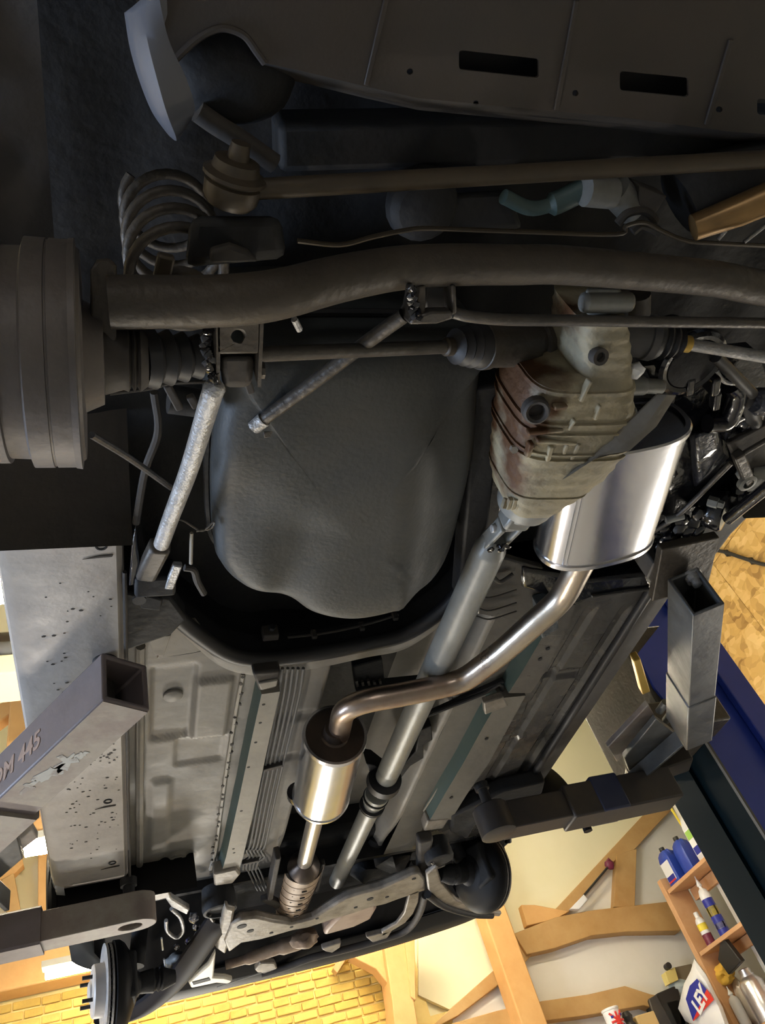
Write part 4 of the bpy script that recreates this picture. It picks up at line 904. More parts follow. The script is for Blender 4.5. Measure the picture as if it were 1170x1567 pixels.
# axle bracket with hole, and the long link rod going forward
bkL = [(330, 486, .735), (398, 487, .735), (396, 540, .735), (331, 541, .735)]
bb = MB(); A = [U(*q) for q in bkL]; cc2 = sum(A, V()) / 4
hole = [U(364 + 10 * math.cos(a), 514 + 10 * math.sin(a), .735) for a in [2 * PI * k / 18 for k in range(18)]]
bb.holed(A, [hole], (0, .004, .006)); br = part('link_bracket', bb, M_axle, beam, .002)
both('bracket_side', lambda bb: [bb.prism([U(*q) for q in ((330, 486, .735), (331, 541, .735), (331, 592, .745), (318, 560, .77), (318, 500, .78))], (.004, 0, 0)), bb.prism([U(*q) for q in ((398, 487, .735), (396, 540, .735), (394, 592, .745), (386, 560, .77), (386, 500, .78))], (.004, 0, 0))], M_axle, br)
both('bush_block', lambda bb: bb.hexa([U(x, y, .745) for x, y in ((335, 543), (390, 543), (384, 592), (340, 592))], [U(x, y, .775) for x, y in ((335, 543), (390, 543), (384, 592), (340, 592))]), M_brown, br, .008)
bb = MB(); bb.cyl(U(392, 566, .755), U(404, 566, .755), .010, 8); part('bracket_bolt', bb, M_bar, br)
bb = MB()
for k in range(26):
    t = k / 25; q = V((322 - 5 * math.sin(t * 4), 488 + 95 * t, 0)); bb.lump(U(q.x + random.uniform(-6, 4), q.y, .745), (.006, .006, .007), k, .5, sub=1)
part('wax_blob', bb, M_wax, br)
lk = [U(330, 590, .752), U(322, 610, .755), U(290, 715, .82), U(262, 790, .87), U(247, 832, .90)]
bb = MB(); bb.tube(spline(lk, 8), .0125, 18); link = part('link_rod', bb, M_link)
for s in (1,):
    bb = MB(); bb.tube([mir(p) for p in spline(lk, 8)], .0125, 18); part('link_rod', bb, M_wax)
# front mount of the left link
bb = MB(); bb.prism([U(x, y, .93) for x, y in ((196, 898), (200, 840), (207, 800), (211, 842), (214, 862), (206, 895))], (.012, 0, .04)); mt_ = part('link_mount', bb, M_wax, link, .004)
bb = MB(); bb.beam(U(205, 885, .95), U(268, 882, .95), .05, .05); part('mount_body', bb, M_dark, link, .006)
bb = MB(); bb.beam(U(246, 832, .91), U(222, 880, .94), .035, .03); part('mount_neck', bb, M_axle, link, .008)
bb = MB(); bb.beam(U(272, 862, .92), U(258, 898, .93), .016, .012); part('mount_tab', bb, M_link, link, .003)
bb = MB(); bb.tube(spline([U(x, y, .91) for x, y in ((282, 868), (296, 872), (302, 890), (312, 908))], 5), .006, 8); part('mount_strap', bb, M_brown, link)
bb = MB(); bb.tube([U(293, 815, .9), U(292, 862, .9)], .003, 8); part('wire_hanger', bb, M_rail, link)
bb = MB(); bb.tube(spline([U(x, y, .88) for x, y in ((258, 792), (280, 796), (296, 806), (310, 812), (327, 798), (322, 808), (300, 812))], 5), .0018, 6); part('wire_hanger', bb, M_bar, link)
bb = MB(); bb.prism([U(x, y, .945) for x, y in ((205, 905), (250, 918), (246, 935), (215, 932))], (0, 0, .03)); part('mount_foot', bb, M_dark, link, .004)
bb = MB(); bb.lathe(U(213, 917, .942), (0, 0, -1), [(0, .012), (.003, .012), (.003, .009)], 18); part('mount_hole', bb, M_rubber, link)
# upper link rod from the beam to the tank side
bb = MB(); bb.tube(spline([U(618, 482, .80), U(560, 524, .82), U(470, 592, .845), (U(400, 643, .865))], 6), .0095, 14); ul = part('upper_link', bb, M_bar)
bb = MB(); bb.cyl(U(404, 640, .864), U(388, 652, .868), .0115, 14); part('link_tip', bb, M_link, ul)
bb = MB(); bb.beam(U(372, 654, .875), U(400, 650, .87), .012, .012); bb.beam(U(402, 662, .868), U(428, 658, .868), .012, .012); part('link_clevis', bb, M_axle, ul, .002)
bb = MB(); bb.tube([U(392, 562, .9), U(410, 640, .9), U(405, 648, .9)], .002, 6); part('sensor_wire', bb, M_dark, ul)
# centre bracket on the beam
bb = MB()
bb.prism([U(x, y, .775) for x, y in ((640, 438), (652, 436), (652, 492), (640, 497), (624, 494), (632, 478))], (0, .01, .04))
bb.prism([U(x, y, .775) for x, y in ((698, 436), (700, 478), (692, 484), (690, 436))], (0, .01, .04)); part('centre_bracket', bb, M_axle, beam, .003)
bb = MB(); bb.prism([U(x, y, .77) for x, y in ((632, 486), (660, 477), (692, 476), (694, 488), (668, 496), (626, 497))], (0, .004, .02)); part('bracket_foot', bb, M_bar, beam, .003)
bb = MB(); bb.prism([U(x, y, .80) for x, y in ((648, 436), (694, 436), (692, 476), (650, 478))], (0, .01, .02)); part('bush_block', bb, M_rubber, beam, .004)
bb = MB()
for k in range(12): bb.lump(U(634 + random.uniform(-8, 6), 440 + 4.2 * k, .77), (.006, .006, .006), k + 40, .5, sub=1)
part('wax_blob', bb, M_wax, beam)
bb = MB(); bb.tube([U(450, 488, .76), U(458, 504, .765)], .004, 8); part('bleed_nipple', bb, M_link, beam)
# lower anti roll bar across to the right
bb = MB(); bb.tube(spline([U(694, 478, .79), U(720, 484, .785), U(780, 489, .785), U(880, 490, .785), U(1000, 492, .785), U(1170, 494, .785), U(1260, 496, .785)], 6), .0075, 14); part('anti_roll_bar', bb, M_bar)
# panhard rod at the back, with bush and stud at its left end
pa, pb_ = U(392, 289, .85), U(1178, 243, .85)
bb = MB(); bb.tube([pa, pa.lerp(pb_, .5), pb_, pb_ + (pb_ - pa) * .15], .0112, 16); pr_ = part('panhard_rod', bb, M_brass)
bb = MB(); bb.lathe(U(350, 312, .85), (U(362, 252, .85) - U(350, 312, .85)), [(0, .024), (.008, .030), (.024, .031), (.026, .028), (.030, .034), (.034, .034), (.038, .026), (.048, .024), (.050, .012), (.066, .010)], 24); part('rod_bush', bb, M_brass, pr_)
bb = MB(); bb.hexa([U(x, y, .83) for x, y in ((290, 330), (430, 330), (440, 395), (280, 410))], [U(x, y, .95) for x, y in ((300, 330), (425, 330), (430, 390), (300, 400))]); part('rod_mount', bb, M_dark, pr_, .012)
bb = MB(); bb.prism([U(x, y, .82) for x, y in ((322, 384), (352, 376), (380, 386), (396, 402), (322, 404))], (0, 0, .03)); part('mount_plate', bb, M_brown, pr_, .004)
# brake pipe above the beam
bb = MB(); bb.tube(spline([U(x, y, .88) for x, y in ((455, 368), (520, 374), (570, 362), (620, 352), (660, 349), (800, 354), (942, 358), (958, 345), (985, 340), (1010, 352), (1050, 368), (1100, 372), (1180, 376))], 5), .0032, 8); part('brake_pipe', bb, M_brass)
# coil springs
for s in (0, 1):
    c0 = U(268, 350, .92); pts = []
    for k in range(130):
        t = k / 129; a = 2 * PI * 4.6 * t; pts.append(V((c0.x + .055 * math.cos(a), c0.y + .03 + .055 * math.sin(a), CAM_Z + .83 + .24 * t)))
    if s: pts = [mir(p) for p in pts]
    bb = MB(); bb.tube(pts, .0065, 10); sp_ = part('coil_spring', bb, M_axle)
    bb = MB(); bb.lathe(V((c0.x, c0.y + .03, CAM_Z + .80)) if not s else mir(V((c0.x, c0.y + .03, CAM_Z + .80))), (0, 0, 1), [(0, .02), (.004, .034), (.012, .036), (.014, .03), (.03, .028)], 28); part('spring_seat', bb, M_axle, sp_)
bb = MB(); bb.beam(U(236, 412, .80), U(262, 418, .80), .04, .012); part('seat_tab', bb, M_brass, beam, .003)
# hand brake cable and thin stays on the left
bb = MB(); bb.tube(spline([U(140, 665, .77), U(200, 702, .83), U(262, 746, .89)], 5), .0045, 8); part('brake_cable', bb, M_bar)
bb = MB(); bb.tube(spline([U(x, y, .80) for x, y in ((168, 602), (230, 594), (262, 586), (318, 584))], 5), .0022, 6); part('sensor_wire', bb, M_bar)
bb = MB(); bb.tube(spline([U(x, y, .93) for x, y in ((236, 600), (242, 660), (222, 720), (208, 800))], 5), .006, 8); part('brake_hose', bb, M_brown)
for a, c in (((255, 588), (275, 625)), ((290, 605), (300, 622)), ((370, 560), (384, 600))):
    bb = MB(); bb.beam(U(*a, .84), U(*c, .84), .010, .01); part('cable_bracket', bb, M_brown, bevel=.002)
bb = MB(); bb.tube([U(258, 610, .88), U(318, 618, .88)], .02, 12); part('damper', bb, M_dark)

# ---- differential
secs = [(470, 872, 945, .060), (500, 868, 948, .064), (522, 866, 950, .066), (548, 864, 950, .068), (560, 800, 952, .074), (600, 783, 955, .078), (640, 776, 950, .080), (668, 772, 940, .078), (700, 768, 918, .074), (735, 765, 878, .066), (757, 768, 850, .058), (772, 775, 838, .048)]
DD = .835
def ring_at(y_, xl, xr, h, grow=0.0, n=36, lean=0):
    a, c = U(xl, y_, DD), U(xr, y_, DD); mid = (a + c) / 2; hw = (c - a).length / 2 + grow; xx = (c - a).normalized(); out = []
    for k in range(n):
        t = 2 * PI * k / n; cx = math.copysign(abs(math.cos(t)) ** .5, math.cos(t)); sx = math.copysign(abs(math.sin(t)) ** .5, math.sin(t))
        out.append(mid + xx * hw * cx + V((0, 0, (h + grow) * sx + .012)))
    return out
def sec_at(y_):
    for a, c in zip(secs, secs[1:]):
        if a[0] <= y_ <= c[0]:
            t = (y_ - a[0]) / (c[0] - a[0]); return [a[i] + (c[i] - a[i]) * t for i in range(4)]
    return list(secs[-1])
rings = []
yy = 470
while yy <= 772:
    s_ = sec_at(yy); g = .0012 * math.sin(yy * .35); rings.append(ring_at(s_[0], s_[1], s_[2], s_[3], g)); yy += 6
bb = MB(); bb.loft(rings); diff = part('differential', bb, M_alloy, smooth=55)
def collar(y0_, y1_, grow):
    b_ = MB(); ys_ = [y0_, y0_ + 1.5, (y0_ + y1_) / 2, y1_ - 1.5, y1_]; g_ = [-.002, grow, grow, grow, -.002]
    b_.loft([ring_at(*sec_at(y_)[:1], *sec_at(y_)[1:], g) for y_, g in zip(ys_, g_)]); part('casing_rib', b_, M_alloy, diff, smooth=30)
for a, c, g in ((561, 569, .004), (607, 613, .0035), (622, 627, .003), (652, 657, .0035), (662, 668, .003), (727, 732, .002)): collar(a, c, g)
def bp(x, y, e=0.0):                              # point on the underside of the casing
    s_ = sec_at(y); a, c = U(s_[1], y, DD), U(s_[2], y, DD); u = (U(x, y, DD) - (a + c) / 2).length / ((c - a).length / 2); u = min(u, .98)
    zz = s_[3] * (1 - u ** 4) ** (1 / 4)
    for _ in range(5):
        dd = DD + .012 - zz - e; q = U(x, y, dd); s2 = sec_at(y)
    return q
for a, c, w in (((902, 580), (886, 612), .006), ((916, 618), (908, 640), .005), ((878, 640), (868, 655), .005), ((842, 680), (836, 702), .008), ((812, 676), (806, 696), .008), ((866, 676), (860, 692), .006), ((884, 676), (872, 700), .007), ((820, 672), (880, 676), .006), ((806, 660), (860, 656), .006), ((846, 622), (866, 620), .007)):
    bb = MB(); bb.beam(bp(*a), bp(*c), w, .012, up=(0, 0, 1)); part('casing_web', bb, M_alloy, diff, .002)
bb = MB(); c = bp(823, 632); bb.lathe(c + V((0, 0, .012)), (-.25, -.2, -1), [(0, .020), (.013, .019), (.016, .016), (.014, .012), (.002, .011)], 20); part('filler_plug', bb, M_brown, diff)
bb = MB(); c = bp(786, 688); bb.lathe(c + V((0, 0, .004)), (-.2, -.3, -1), [(0, .006), (.008, .006)], 6); part('drain_bolt', bb, M_under, diff)
bb = MB(); bb.lathe(U(917, 545, .775), (0, -.3, -1), [(-.01, .012), (.004, .012), (.004, .007), (-.003, .006)], 16); part('breather_hole', bb, M_brown, diff)
for a, c, r in (((925, 592), (985, 590), .014), ((984, 590), (1012, 591), .0115), ((925, 633), (968, 632), .0125), ((962, 632), (969, 632), .0095)):
    bb = MB(); bb.cyl(U(*a, .81), U(*c, .81), r, 18); part('actuator_boss', bb, M_clean, diff, .002)
bb = MB(); bb.lump(U(972, 566, .80), (.014, .012, .012), 8, .3, sub=2); part('paint_mark', bb, C_white, diff)
bb = MB(); bb.hexa([U(x, y, .80) for x, y in ((895, 440), (950, 440), (950, 480), (895, 482))], [U(x, y, .9) for x, y in ((905, 440), (950, 440), (950, 480), (905, 482))]); bb.cyl(U(890, 462, .8), U(965, 462, .8), .014, 14); part('diff_nose', bb, M_clean, diff, .005)
bb = MB(); bb.cyl(U(978, 450, .82), U(978, 480, .82), .015, 14); part('diff_mount', bb, M_brown, diff)
for k in range(9):                                # toothed front flange
    x = 772 + k * 7.2; bb = MB(); bb.beam(bp(x + 2, 762), U(x - 3, 777, .80), .007, .008); part('flange_tooth', bb, M_alloy, diff, .001)
fc = U(800, 776, .85)
bb = MB(); bb.lathe(fc - V((0, .03, 0)), (-.02, 1, .1), [(0, .052), (.02, .05), (.03, .046), (.034, .03), (.05, .028)], 28); part('flange_plate', bb, M_clean, diff)

# ---- propeller shaft
pu = U(782, 800, .855); p0 = U(757, 822, .88); p1 = U(590, 1190, .965); p2_ = U(578, 1212, .968); p3_ = U(515, 1348, 1.0)
dv = (p1 - p0).normalized()
bb = MB(); bb.lathe(p0, dv, [(-.004, .02), (0, .024), (.02, .027), (.03, .031), (.04, .0315), ((p1 - p0).length - .06, .0315), ((p1 - p0).length - .055, .030), ((p1 - p0).length - .05, .0315), ((p1 - p0).length - .01, .031), ((p1 - p0).length, .02)], 32); pshaft = part('propshaft', bb, M_prop)
dv2 = (p3_ - p2_).normalized(); L2 = (p3_ - p2_).length
bb = MB(); bb.lathe(p2_, dv2, [(0, .03), (.004, .036), (.02, .036), (.022, .032), (.03, .032), (.032, .036), (.045, .036), (.047, .031), (.06, .029), (L2, .027)], 32); part('front_tube', bb, M_prop, pshaft)
for t in (.05, .058, -.0):
    bb = MB(); bb.lathe(p2_ + dv2 * (.026 + t), dv2, [(0, .0335), (.001, .0385), (.005, .0385), (.006, .0335)], 28); part('clamp_band', bb, M_rubber, pshaft)
bb = MB(); q = p1 + (p2_ - p1) * .3; bb.lathe(q - dv * .03, dv, [(0, .03), (.003, .048), (.03, .050), (.034, .046), (.036, .03)], 32); cb = part('centre_bearing', bb, M_rubber, pshaft)
bb = MB(); bb.prism([U(x, y, .99) for x, y in ((560, 1168), (574, 1170), (600, 1190), (636, 1150), (642, 1118), (660, 1110), (662, 1132), (648, 1140), (648, 1160), (628, 1172), (614, 1190), (604, 1202), (574, 1204))], (0, 0, .05)); part('bearing_bracket', bb, M_dark, pshaft, .003)
for sgn in (-1, 1):
    bb = MB(); sd_ = dv.cross(V((0, 0, 1))).normalized(); bb.beam(p0 + sd_ * sgn * .018 + dv * .012, pu + sd_ * sgn * .018, .010, .03); part('yoke_ear', bb, M_prop, pshaft, .003)
bb = MB(); bb.cyl(p0.lerp(pu, .7) - sd_ * .03, p0.lerp(pu, .7) + sd_ * .03, .008, 14); bb.beam(p0.lerp(pu, .7) - V((0, 0, .03)), p0.lerp(pu, .7) + V((0, 0, .03)), .016, .016); part('joint_cross', bb, M_link, pshaft, .002)
bb = MB(); bb.beam(pu + V((.0, .0, 0)), fc, .05, .04); part('diff_yoke', bb, M_prop, pshaft, .006)
bb = MB()
for k in range(10): bb.lump(p0 + sd_ * random.uniform(-.02, .02) + V((0, random.uniform(-.004, .008), -.026)), (.006, .005, .005), k + 70, .5, sub=1)
part('grease_blob', bb, M_wax, pshaft)
bb = MB(); bb.tube(spline([U(x, y, .88) for x, y in ((792, 795), (803, 792), (800, 806), (788, 812), (800, 798))], 5), .003, 8); part('breather_pipe', bb, mat('teal_hose', (.10, .16, .18), .3), pshaft)

# ---- tunnel fittings over the shaft
bb = MB(); bb.beam(U(545, 1052, 1.03), U(660, 1040, 1.03), .02, .03); bb.beam(U(640, 1098, 1.0), U(770, 1040, .985), .014, .014); part('tunnel_brace', bb, M_dark, bevel=.003)
bb = MB(); bb.prism([U(x, y, 1.04) for x, y in ((540, 1020), (585, 1008), (590, 1050), (545, 1060))], (0, 0, .03)); part('tunnel_plate', bb, M_dark, bevel=.004)
for k in range(5):
    bb = MB(); bb.beam(U(545 + 9 * k, 1040 + 2 * (k % 2), 1.03), U(548 + 9 * k, 1056, 1.03), .006, .008); part('tunnel_clip', bb, M_brown)
for y_ in (905, 925, 938):
    bb = MB(); bb.tube(spline([U(728, y_ + 4, .975), U(750, y_ + 9, .97), U(790, y_ - 3, .975)], 5), .0022, 6); part('pressed_rib', bb, M_waxpan)
bb = MB(); bb.tube(spline([U(752, 880, .975), U(765, 890, .97), U(785, 878, .975)], 5), .005, 8); part('pressed_rib', bb, M_waxpan)
bb = MB(); bb.prism([U(x, y, .985) for x, y in ((760, 850), (830, 870), (900, 905), (860, 935), (790, 950), (730, 940), (735, 890))], (0, 0, .02)); part('rear_cross_panel', bb, M_waxpan, bevel=.004)
bb = MB(); bb.prism([U(x, y, .975) for x, y in ((800, 870), (905, 888), (990, 878), (1000, 902), (905, 915), (880, 925), (800, 900))], (0, 0, .04)); part('cross_member', bb, M_wax, bevel=.008)
bb = MB(); bb.tube(spline([U(x, y, .97) for x, y in ((905, 913), (950, 906), (1000, 900))], 4), .004, 8); part('seam_sealer', bb, M_waxpan)
bb = MB(); bb.tube(spline([U(x, y, .98) for x, y in ((648, 1096), (690, 1080), (740, 1060), (764, 1046), (768, 1058))], 5), .006, 8); part('hand_brake_cable', bb, M_rubber)

# ---- exhaust: rear box, pipes, middle box, cat
mA = [U(880, 705, .79), U(1027, 660, .79)]; mB = [U(822, 850, .79), U(986, 862, .79)]
def oval(c, hx, hz, xx, n=56):
    out = []
    for k in range(n):
        t = 2 * PI * k / n; cx = math.copysign(abs(math.cos(t)) ** .72, math.cos(t)); sz = math.copysign(abs(math.sin(t)) ** .82, math.sin(t)); out.append(c + xx * hx * cx + V((0, 0, hz * sz)))
    return out
EZ = CAM_Z + .845; HZ = .062
ra = V((.80, .615, EZ)); rb = V((.862, .905, EZ)); ra = V((.795, .63, EZ)); axm = (rb - ra).normalized(); xx = V((1, 0, 0)); xx = (xx - axm * xx.dot(axm)).normalized(); hx = .113
bb = MB(); rg = [(0.0, -.006), (0.0, 0), (.004, .003), (.010, .003), (.012, 0), (1, 0)]
L = (rb - ra).length
rings = []
for t, g in ((0, -.008), (0, 0), (.003, .003), (.012, .003), (.014, .0), (L - .014, .0), (L - .012, .003), (L - .003, .003), (L, 0), (L, -.006)): rings.append(oval(ra + axm * t, hx + g, HZ + g, xx))
bb.loft(rings, caps=False); mf = part('rear_muffler', bb, M_steel, smooth=30)
for p, sgn in ((ra, 1), (rb, -1)):
    bb = MB(); q = p + axm * sgn * .006; bb.loft([oval(q, hx - .002, HZ - .002, xx), oval(q + axm * sgn * .004, hx - .012, HZ - .012, xx), oval(q + axm * sgn * .004, .01, .01, xx)]); part('end_plate', bb, M_steel, mf)
for k in (-.76, -.70):
    t_ = math.acos(k / 1.0); bb = MB(); z_ = -HZ * (1 - abs(k) ** 2.6) ** (1 / 2.6) * 1.0
    bb.tube([ra + axm * .016 + xx * hx * k + V((0, 0, z_ - .0)), rb - axm * .016 + xx * hx * k + V((0, 0, z_ - .0))], .0018, 6); part('seam_bead', bb, M_steel, mf)
# curved guard plate
gp = [[U(858, 735, .775), U(893, 705, .772), U(932, 672, .77), (U(972, 636, .77)), U(1006, 603, .775)], [U(870, 728, .765), U(905, 705, .76), U(945, 685, .755), U(985, 655, .757), U(1020, 604, .765)], [U(885, 716, .765), U(918, 697, .757), U(962, 690, .75), U(1004, 652, .757), U(1034, 605, .77)]]
bb = MB(); bb.sheet(gp, .0025); part('guard_plate', bb, mat('guard_plate_grey', (.20, .19, .17), .4, .6, (.13, .12, .10), 10), bevel=0)
# long pipe
ep = [rb - axm * .01 + V((.005, 0, .005)), U(884, 885, .855), U(858, 915, .850), U(815, 955, .852), U(770, 995, .857), U(735, 1022, .862), U(712, 1038, .865), U(690, 1046, .868), U(660, 1053, .87), U(610, 1063, .875), U(575, 1069, .88), U(548, 1076, .885), U(532, 1084, .89), U(524, 1094, .895), U(521, 1108, .90), U(518, 1122, .905)]
ep[1] = rb.lerp(U(858, 915, .850), .5)
bb = MB(); bb.tube(spline(ep, 6), .0265, 24); expipe = part('exhaust_pipe', bb, M_pipe)
m0 = D(.487, 1.585, .905); m1 = D(.512, 1.93, .925); dm = (m1 - m0).normalized(); Lm = (m1 - m0).length
bb = MB(); bb.lathe(m0, dm, [(.008, .066), (0, .07), (0, .076), (.012, .0775), (.014, .075), (Lm - .014, .075), (Lm - .012, .0775), (Lm, .076), (Lm, .070), (Lm - .006, .066)], 48, caps=False); mm = part('middle_muffler', bb, M_steel)
bb = MB(); bb.lathe(m0, dm, [(.004, .071), (.010, .064), (.014, .045), (.006, .038), (.004, .030), (.006, .02)], 40); part('end_cap', bb, M_cap, mm)
bb = MB(); bb.lathe(m1 - dm * .008, dm, [(0, .071), (.004, .04), (.004, .02)], 40); part('end_cap', bb, M_steel, mm)
bb = MB(); bb.lathe(m0 + dm * .0, dm, [(-.03, .027), (.0, .029), (.006, .036), (.008, .03)], 28); part('weld_collar', bb, M_cap, mm)
q1, q2 = m1, U(466, 1318, .955)
bb = MB(); bb.tube([q1 - dm * .01, q1.lerp(q2, .5), q2 + (q2 - q1) * .1], .0235, 20); part('front_pipe', bb, mat('pale_steel_pipe', (.46, .44, .41), .35, .8), expipe)
bb = MB(); bb.tube(spline([U(x, y, .93) for x, y in ((470, 1216), (478, 1232), (486, 1228), (484, 1248))], 5), .004, 8); part('hanger_rod', bb, M_link, expipe)
bb = MB(); bb.lathe(U(455, 1215, .955), (.3, 1, .0), [(-.022, .012), (-.02, .026), (.0, .030), (.02, .026), (.022, .012)], 20); part('hanger_rubber', bb, M_wax, expipe)
# catalytic converter with ribbed heat shield
c0, c1 = U(466, 1322, .955), U(444, 1392, .965); dc = (c1 - c0).normalized(); Lc = (c1 - c0).length
bb = MB(); bb.lathe(c0 - dc * .02, dc, [(0, .024), (.03, .05), (.05, .052)], 28); cat = part('catalytic_converter', bb, M_cap)
def shell_arc(d0, d1, r0, r1, n=20, off=0.0):
    P = []
    sdc = dc.cross(V((0, 0, 1))).normalized(); up = sdc.cross(dc)
    for t in range(9):
        s = t / 8; r = r0 + (r1 - r0) * s; P.append([c0 + dc * (d0 + (d1 - d0) * s) + (sdc * math.cos(PI * (1.05 + .9 * k / n)) + up * math.sin(PI * (1.05 + .9 * k / n)) * .8) * (r + off) for k in range(n + 1)])
    return P
bb = MB(); bb.sheet(shell_arc(.025, Lc, .062, .054), .002); part('heat_shield', bb, M_cat, cat)
for k in range(6):
    s = .12 + k * .145; bb = MB(); dd = .025 + (Lc - .025) * s; P = shell_arc(dd, dd + .012, .062, .062, 16, -.006 * s + .001); bb.sheet(P, .002); part('shield_rib', bb, M_cat, cat)
    sdc = dc.cross(V((0, 0, 1))).normalized()
    for j in (-1, 0, 1):
        bb = MB(); bb.beam(c0 + dc * (dd + .02) + sdc * (.024 * j - .008) + V((0, 0, -.052 + .012 * abs(j))), c0 + dc * (dd + .02) + sdc * (.024 * j + .008) + V((0, 0, -.052 + .012 * abs(j))), .004, .004); part('shield_slot', bb, M_dark, cat)
bb = MB(); bb.beam(U(424, 1304, .96), U(412, 1368, .96), .018, .04); bb.beam(U(404, 1372, .955), U(428, 1384, .955), .03, .02); part('shield_bracket', bb, M_brown, cat, .004)
bb = MB(); bb.beam(U(494, 1318, .97), U(484, 1360, .97), .012, .02); part('shield_bracket', bb, M_brown, cat, .003)

# ---- right rear corner: waxed suspension carrier, glossy black
def WX(name, fn, parent=None, mt=None, bevel=0):
    bb = MB(); fn(bb); return part(name, bb, mt or M_wax, parent, bevel)
cr = WX('wax_coated_carrier', lambda bb: bb.prism([U(x, y, .985) for x, y in ((985, 560), (1160, 540), (1180, 600), (1150, 700), (1100, 800), (1030, 870), (985, 880), (1000, 770), (1030, 650))], (0, 0, .04)))
def bumps(pts, d, r, sd=0):
    def f(bb):
        for k, (x, y) in enumerate(pts): bb.lump(U(x, y, d), (r * random.uniform(.8, 1.3), r * random.uniform(.8, 1.3), r * .7), k + sd, .5, sub=2)
    return f
WX('wax_ridge', bumps([(1012 + 9 * math.sin(k), 600 + k * 16) for k in range(18)], .955, .016, 20), cr)
WX('spring_pan', lambda bb: bb.lathe(U(1062, 560, .90), (0, 0, 1), [(0, .02), (.004, .045), (.02, .052), (.03, .05), (.06, .045), (.1, .04)], 36), cr, M_dark)
WX('spring_pan_rim', lambda bb: bb.tube([U(1062, 560, .90) + V((.054 * math.cos(a), .054 * math.sin(a), .012)) for a in [2 * PI * k / 30 for k in range(31)]], .010, 8), cr)
for x, y, w, h in ((1052, 585, .016, .03), (1086, 580, .016, .05), (1046, 548, .05, .012), (1095, 610, .014, .02)):
    WX('carrier_tab', lambda bb: bb.beam(U(x, y - 12, .915), U(x - 3, y + 14, .915), w, h), cr, bevel=.004)
WX('trailing_box', lambda bb: bb.hexa([U(x, y, .925) for x, y in ((1062, 665), (1096, 655), (1104, 690), (1068, 740))], [U(x, y, .99) for x, y in ((1052, 660), (1110, 648), (1116, 700), (1060, 750))]), cr, mat('waxed_grey', (.05, .055, .07), .2, 0, (.03, .03, .04), 20, bump=1.0, bscale=45, coat=.5), bevel=.01)
WX('arm_gusset', lambda bb: bb.tube(spline([U(x, y, .925) for x, y in ((1082, 648), (1110, 645), (1122, 625), (1128, 600), (1118, 588))], 6), .018, 12), cr)
WX('wax_lumps', bumps([(1126, 640), (1134, 660), (1120, 668), (1110, 655), (1140, 645)], .95, .020, 60), cr)
bb = MB(); bb.tube([U(1094, 545, .90), U(1150, 602, .92)], .011, 12); damper = part('damper', bb, M_rubber)
bb = MB(); bb.tube([U(1140, 600, .93), U(1156, 655, .95)], .016, 12); part('damper_sleeve', bb, M_rubber, damper)
bb = MB(); bb.lathe(U(1166, 614, .92), (1, 0, 0), [(-.02, .02), (-.012, .026), (.012, .026), (.02, .02)], 20); part('damper_eye', bb, mat('waxed_grey', (.05, .055, .07), .2), damper)
bb = MB(); bb.tube(spline([U(x, y, .91) for x, y in ((1092, 558), (1104, 580), (1118, 586), (1134, 584))], 5), .004, 8); part('brake_pipe', bb, M_link, damper)
bb = MB(); bb.tube(spline([U(984, 822, .955), U(1040, 785, .94), U(1118, 708, .915)], 6), .0055, 10); part('brake_cable', bb, M_bar)
bb = MB(); bb.cyl(U(1018, 795, .945), U(1045, 788, .94), .009, 12); part('cable_end', bb, M_clean)
bush = WX('link_bush', lambda bb: bb.lathe(U(1092, 778, .955), (.6, -.3, -.8), [(-.03, .03), (-.01, .044), (.02, .046), (.026, .042), (.03, .02)], 32))
WX('bush_bolt', lambda bb: bb.lathe(U(1098, 770, .93), (.6, -.3, -.8), [(-.02, .012), (.0, .012), (.001, .009), (.012, .008)], 6), bush, M_clean)
WX('bush_collar', lambda bb: bb.lathe(U(1118, 764, .955), (1, -.2, -.2), [(0, .03), (.006, .034), (.012, .03), (.018, .034), (.024, .028)], 24), bush)
WX('wax_lumps', bumps([(1128, 762), (1138, 775), (1145, 758), (1152, 770), (1150, 745), (1132, 748)], .95, .017, 80), bush)
WX('wax_lumps', bumps([(1042, 795), (1060, 800), (1068, 785), (1052, 812), (1040, 808), (1066, 812)], .945, .017, 95), bush)
WX('wax_lumps', bumps([(1010 + random.uniform(-22, 40), 835 + random.uniform(-18, 22)) for _ in range(16)], .965, .012, 110), cr)
bb = MB(); bb.prism([U(x, y, .93) for x, y in ((1114, 680), (1170, 650), (1200, 640), (1210, 720), (1150, 735), (1128, 712))], (0, 0, .015)); part('arch_bracket', bb, M_brown, bevel=.004)
bb = MB(); bb.beam(U(1128, 694, .92), U(1146, 738, .92), .022, .02); bb.beam(U(1136, 694, .918), U(1180, 668, .915), .008, .01); part('handbrake_lever', bb, M_bar, bevel=.003)
bb = MB(); bb.lathe(U(1140, 735, .92), (0, 0, -1), [(0, .02), (.01, .02), (.012, .012), (.004, .01)], 18); part('lever_eye', bb, M_clean)
bb = MB(); bb.lump(U(1160, 725, .94), (.05, .035, .03), 7, .35); part('hub_casting', bb, M_clean)
bb = MB(); bb.prism([U(x, y, .975) for x, y in ((1010, 868), (1080, 800), (1150, 750), (1172, 730), (1172, 765), (1120, 818), (1096, 850), (1040, 900))], (0, 0, .05)); part('sill_end', bb, M_waxsill, bevel=.01)
bb = MB(); bb.prism([U(x, y, .935) for x, y in ((990, 885), (1000, 862), (1060, 846), (1092, 850), (1088, 870), (1040, 885), (1002, 902))], (0, 0, .08)); part('jacking_plate', bb, M_waxsill, bevel=.004)
bb = MB(); bb.tube([U(1000, 895, .99), U(870, 1100, .99), U(790, 1225, .99)], .012, 10); part('sill_flange_seam', bb, M_rubber)

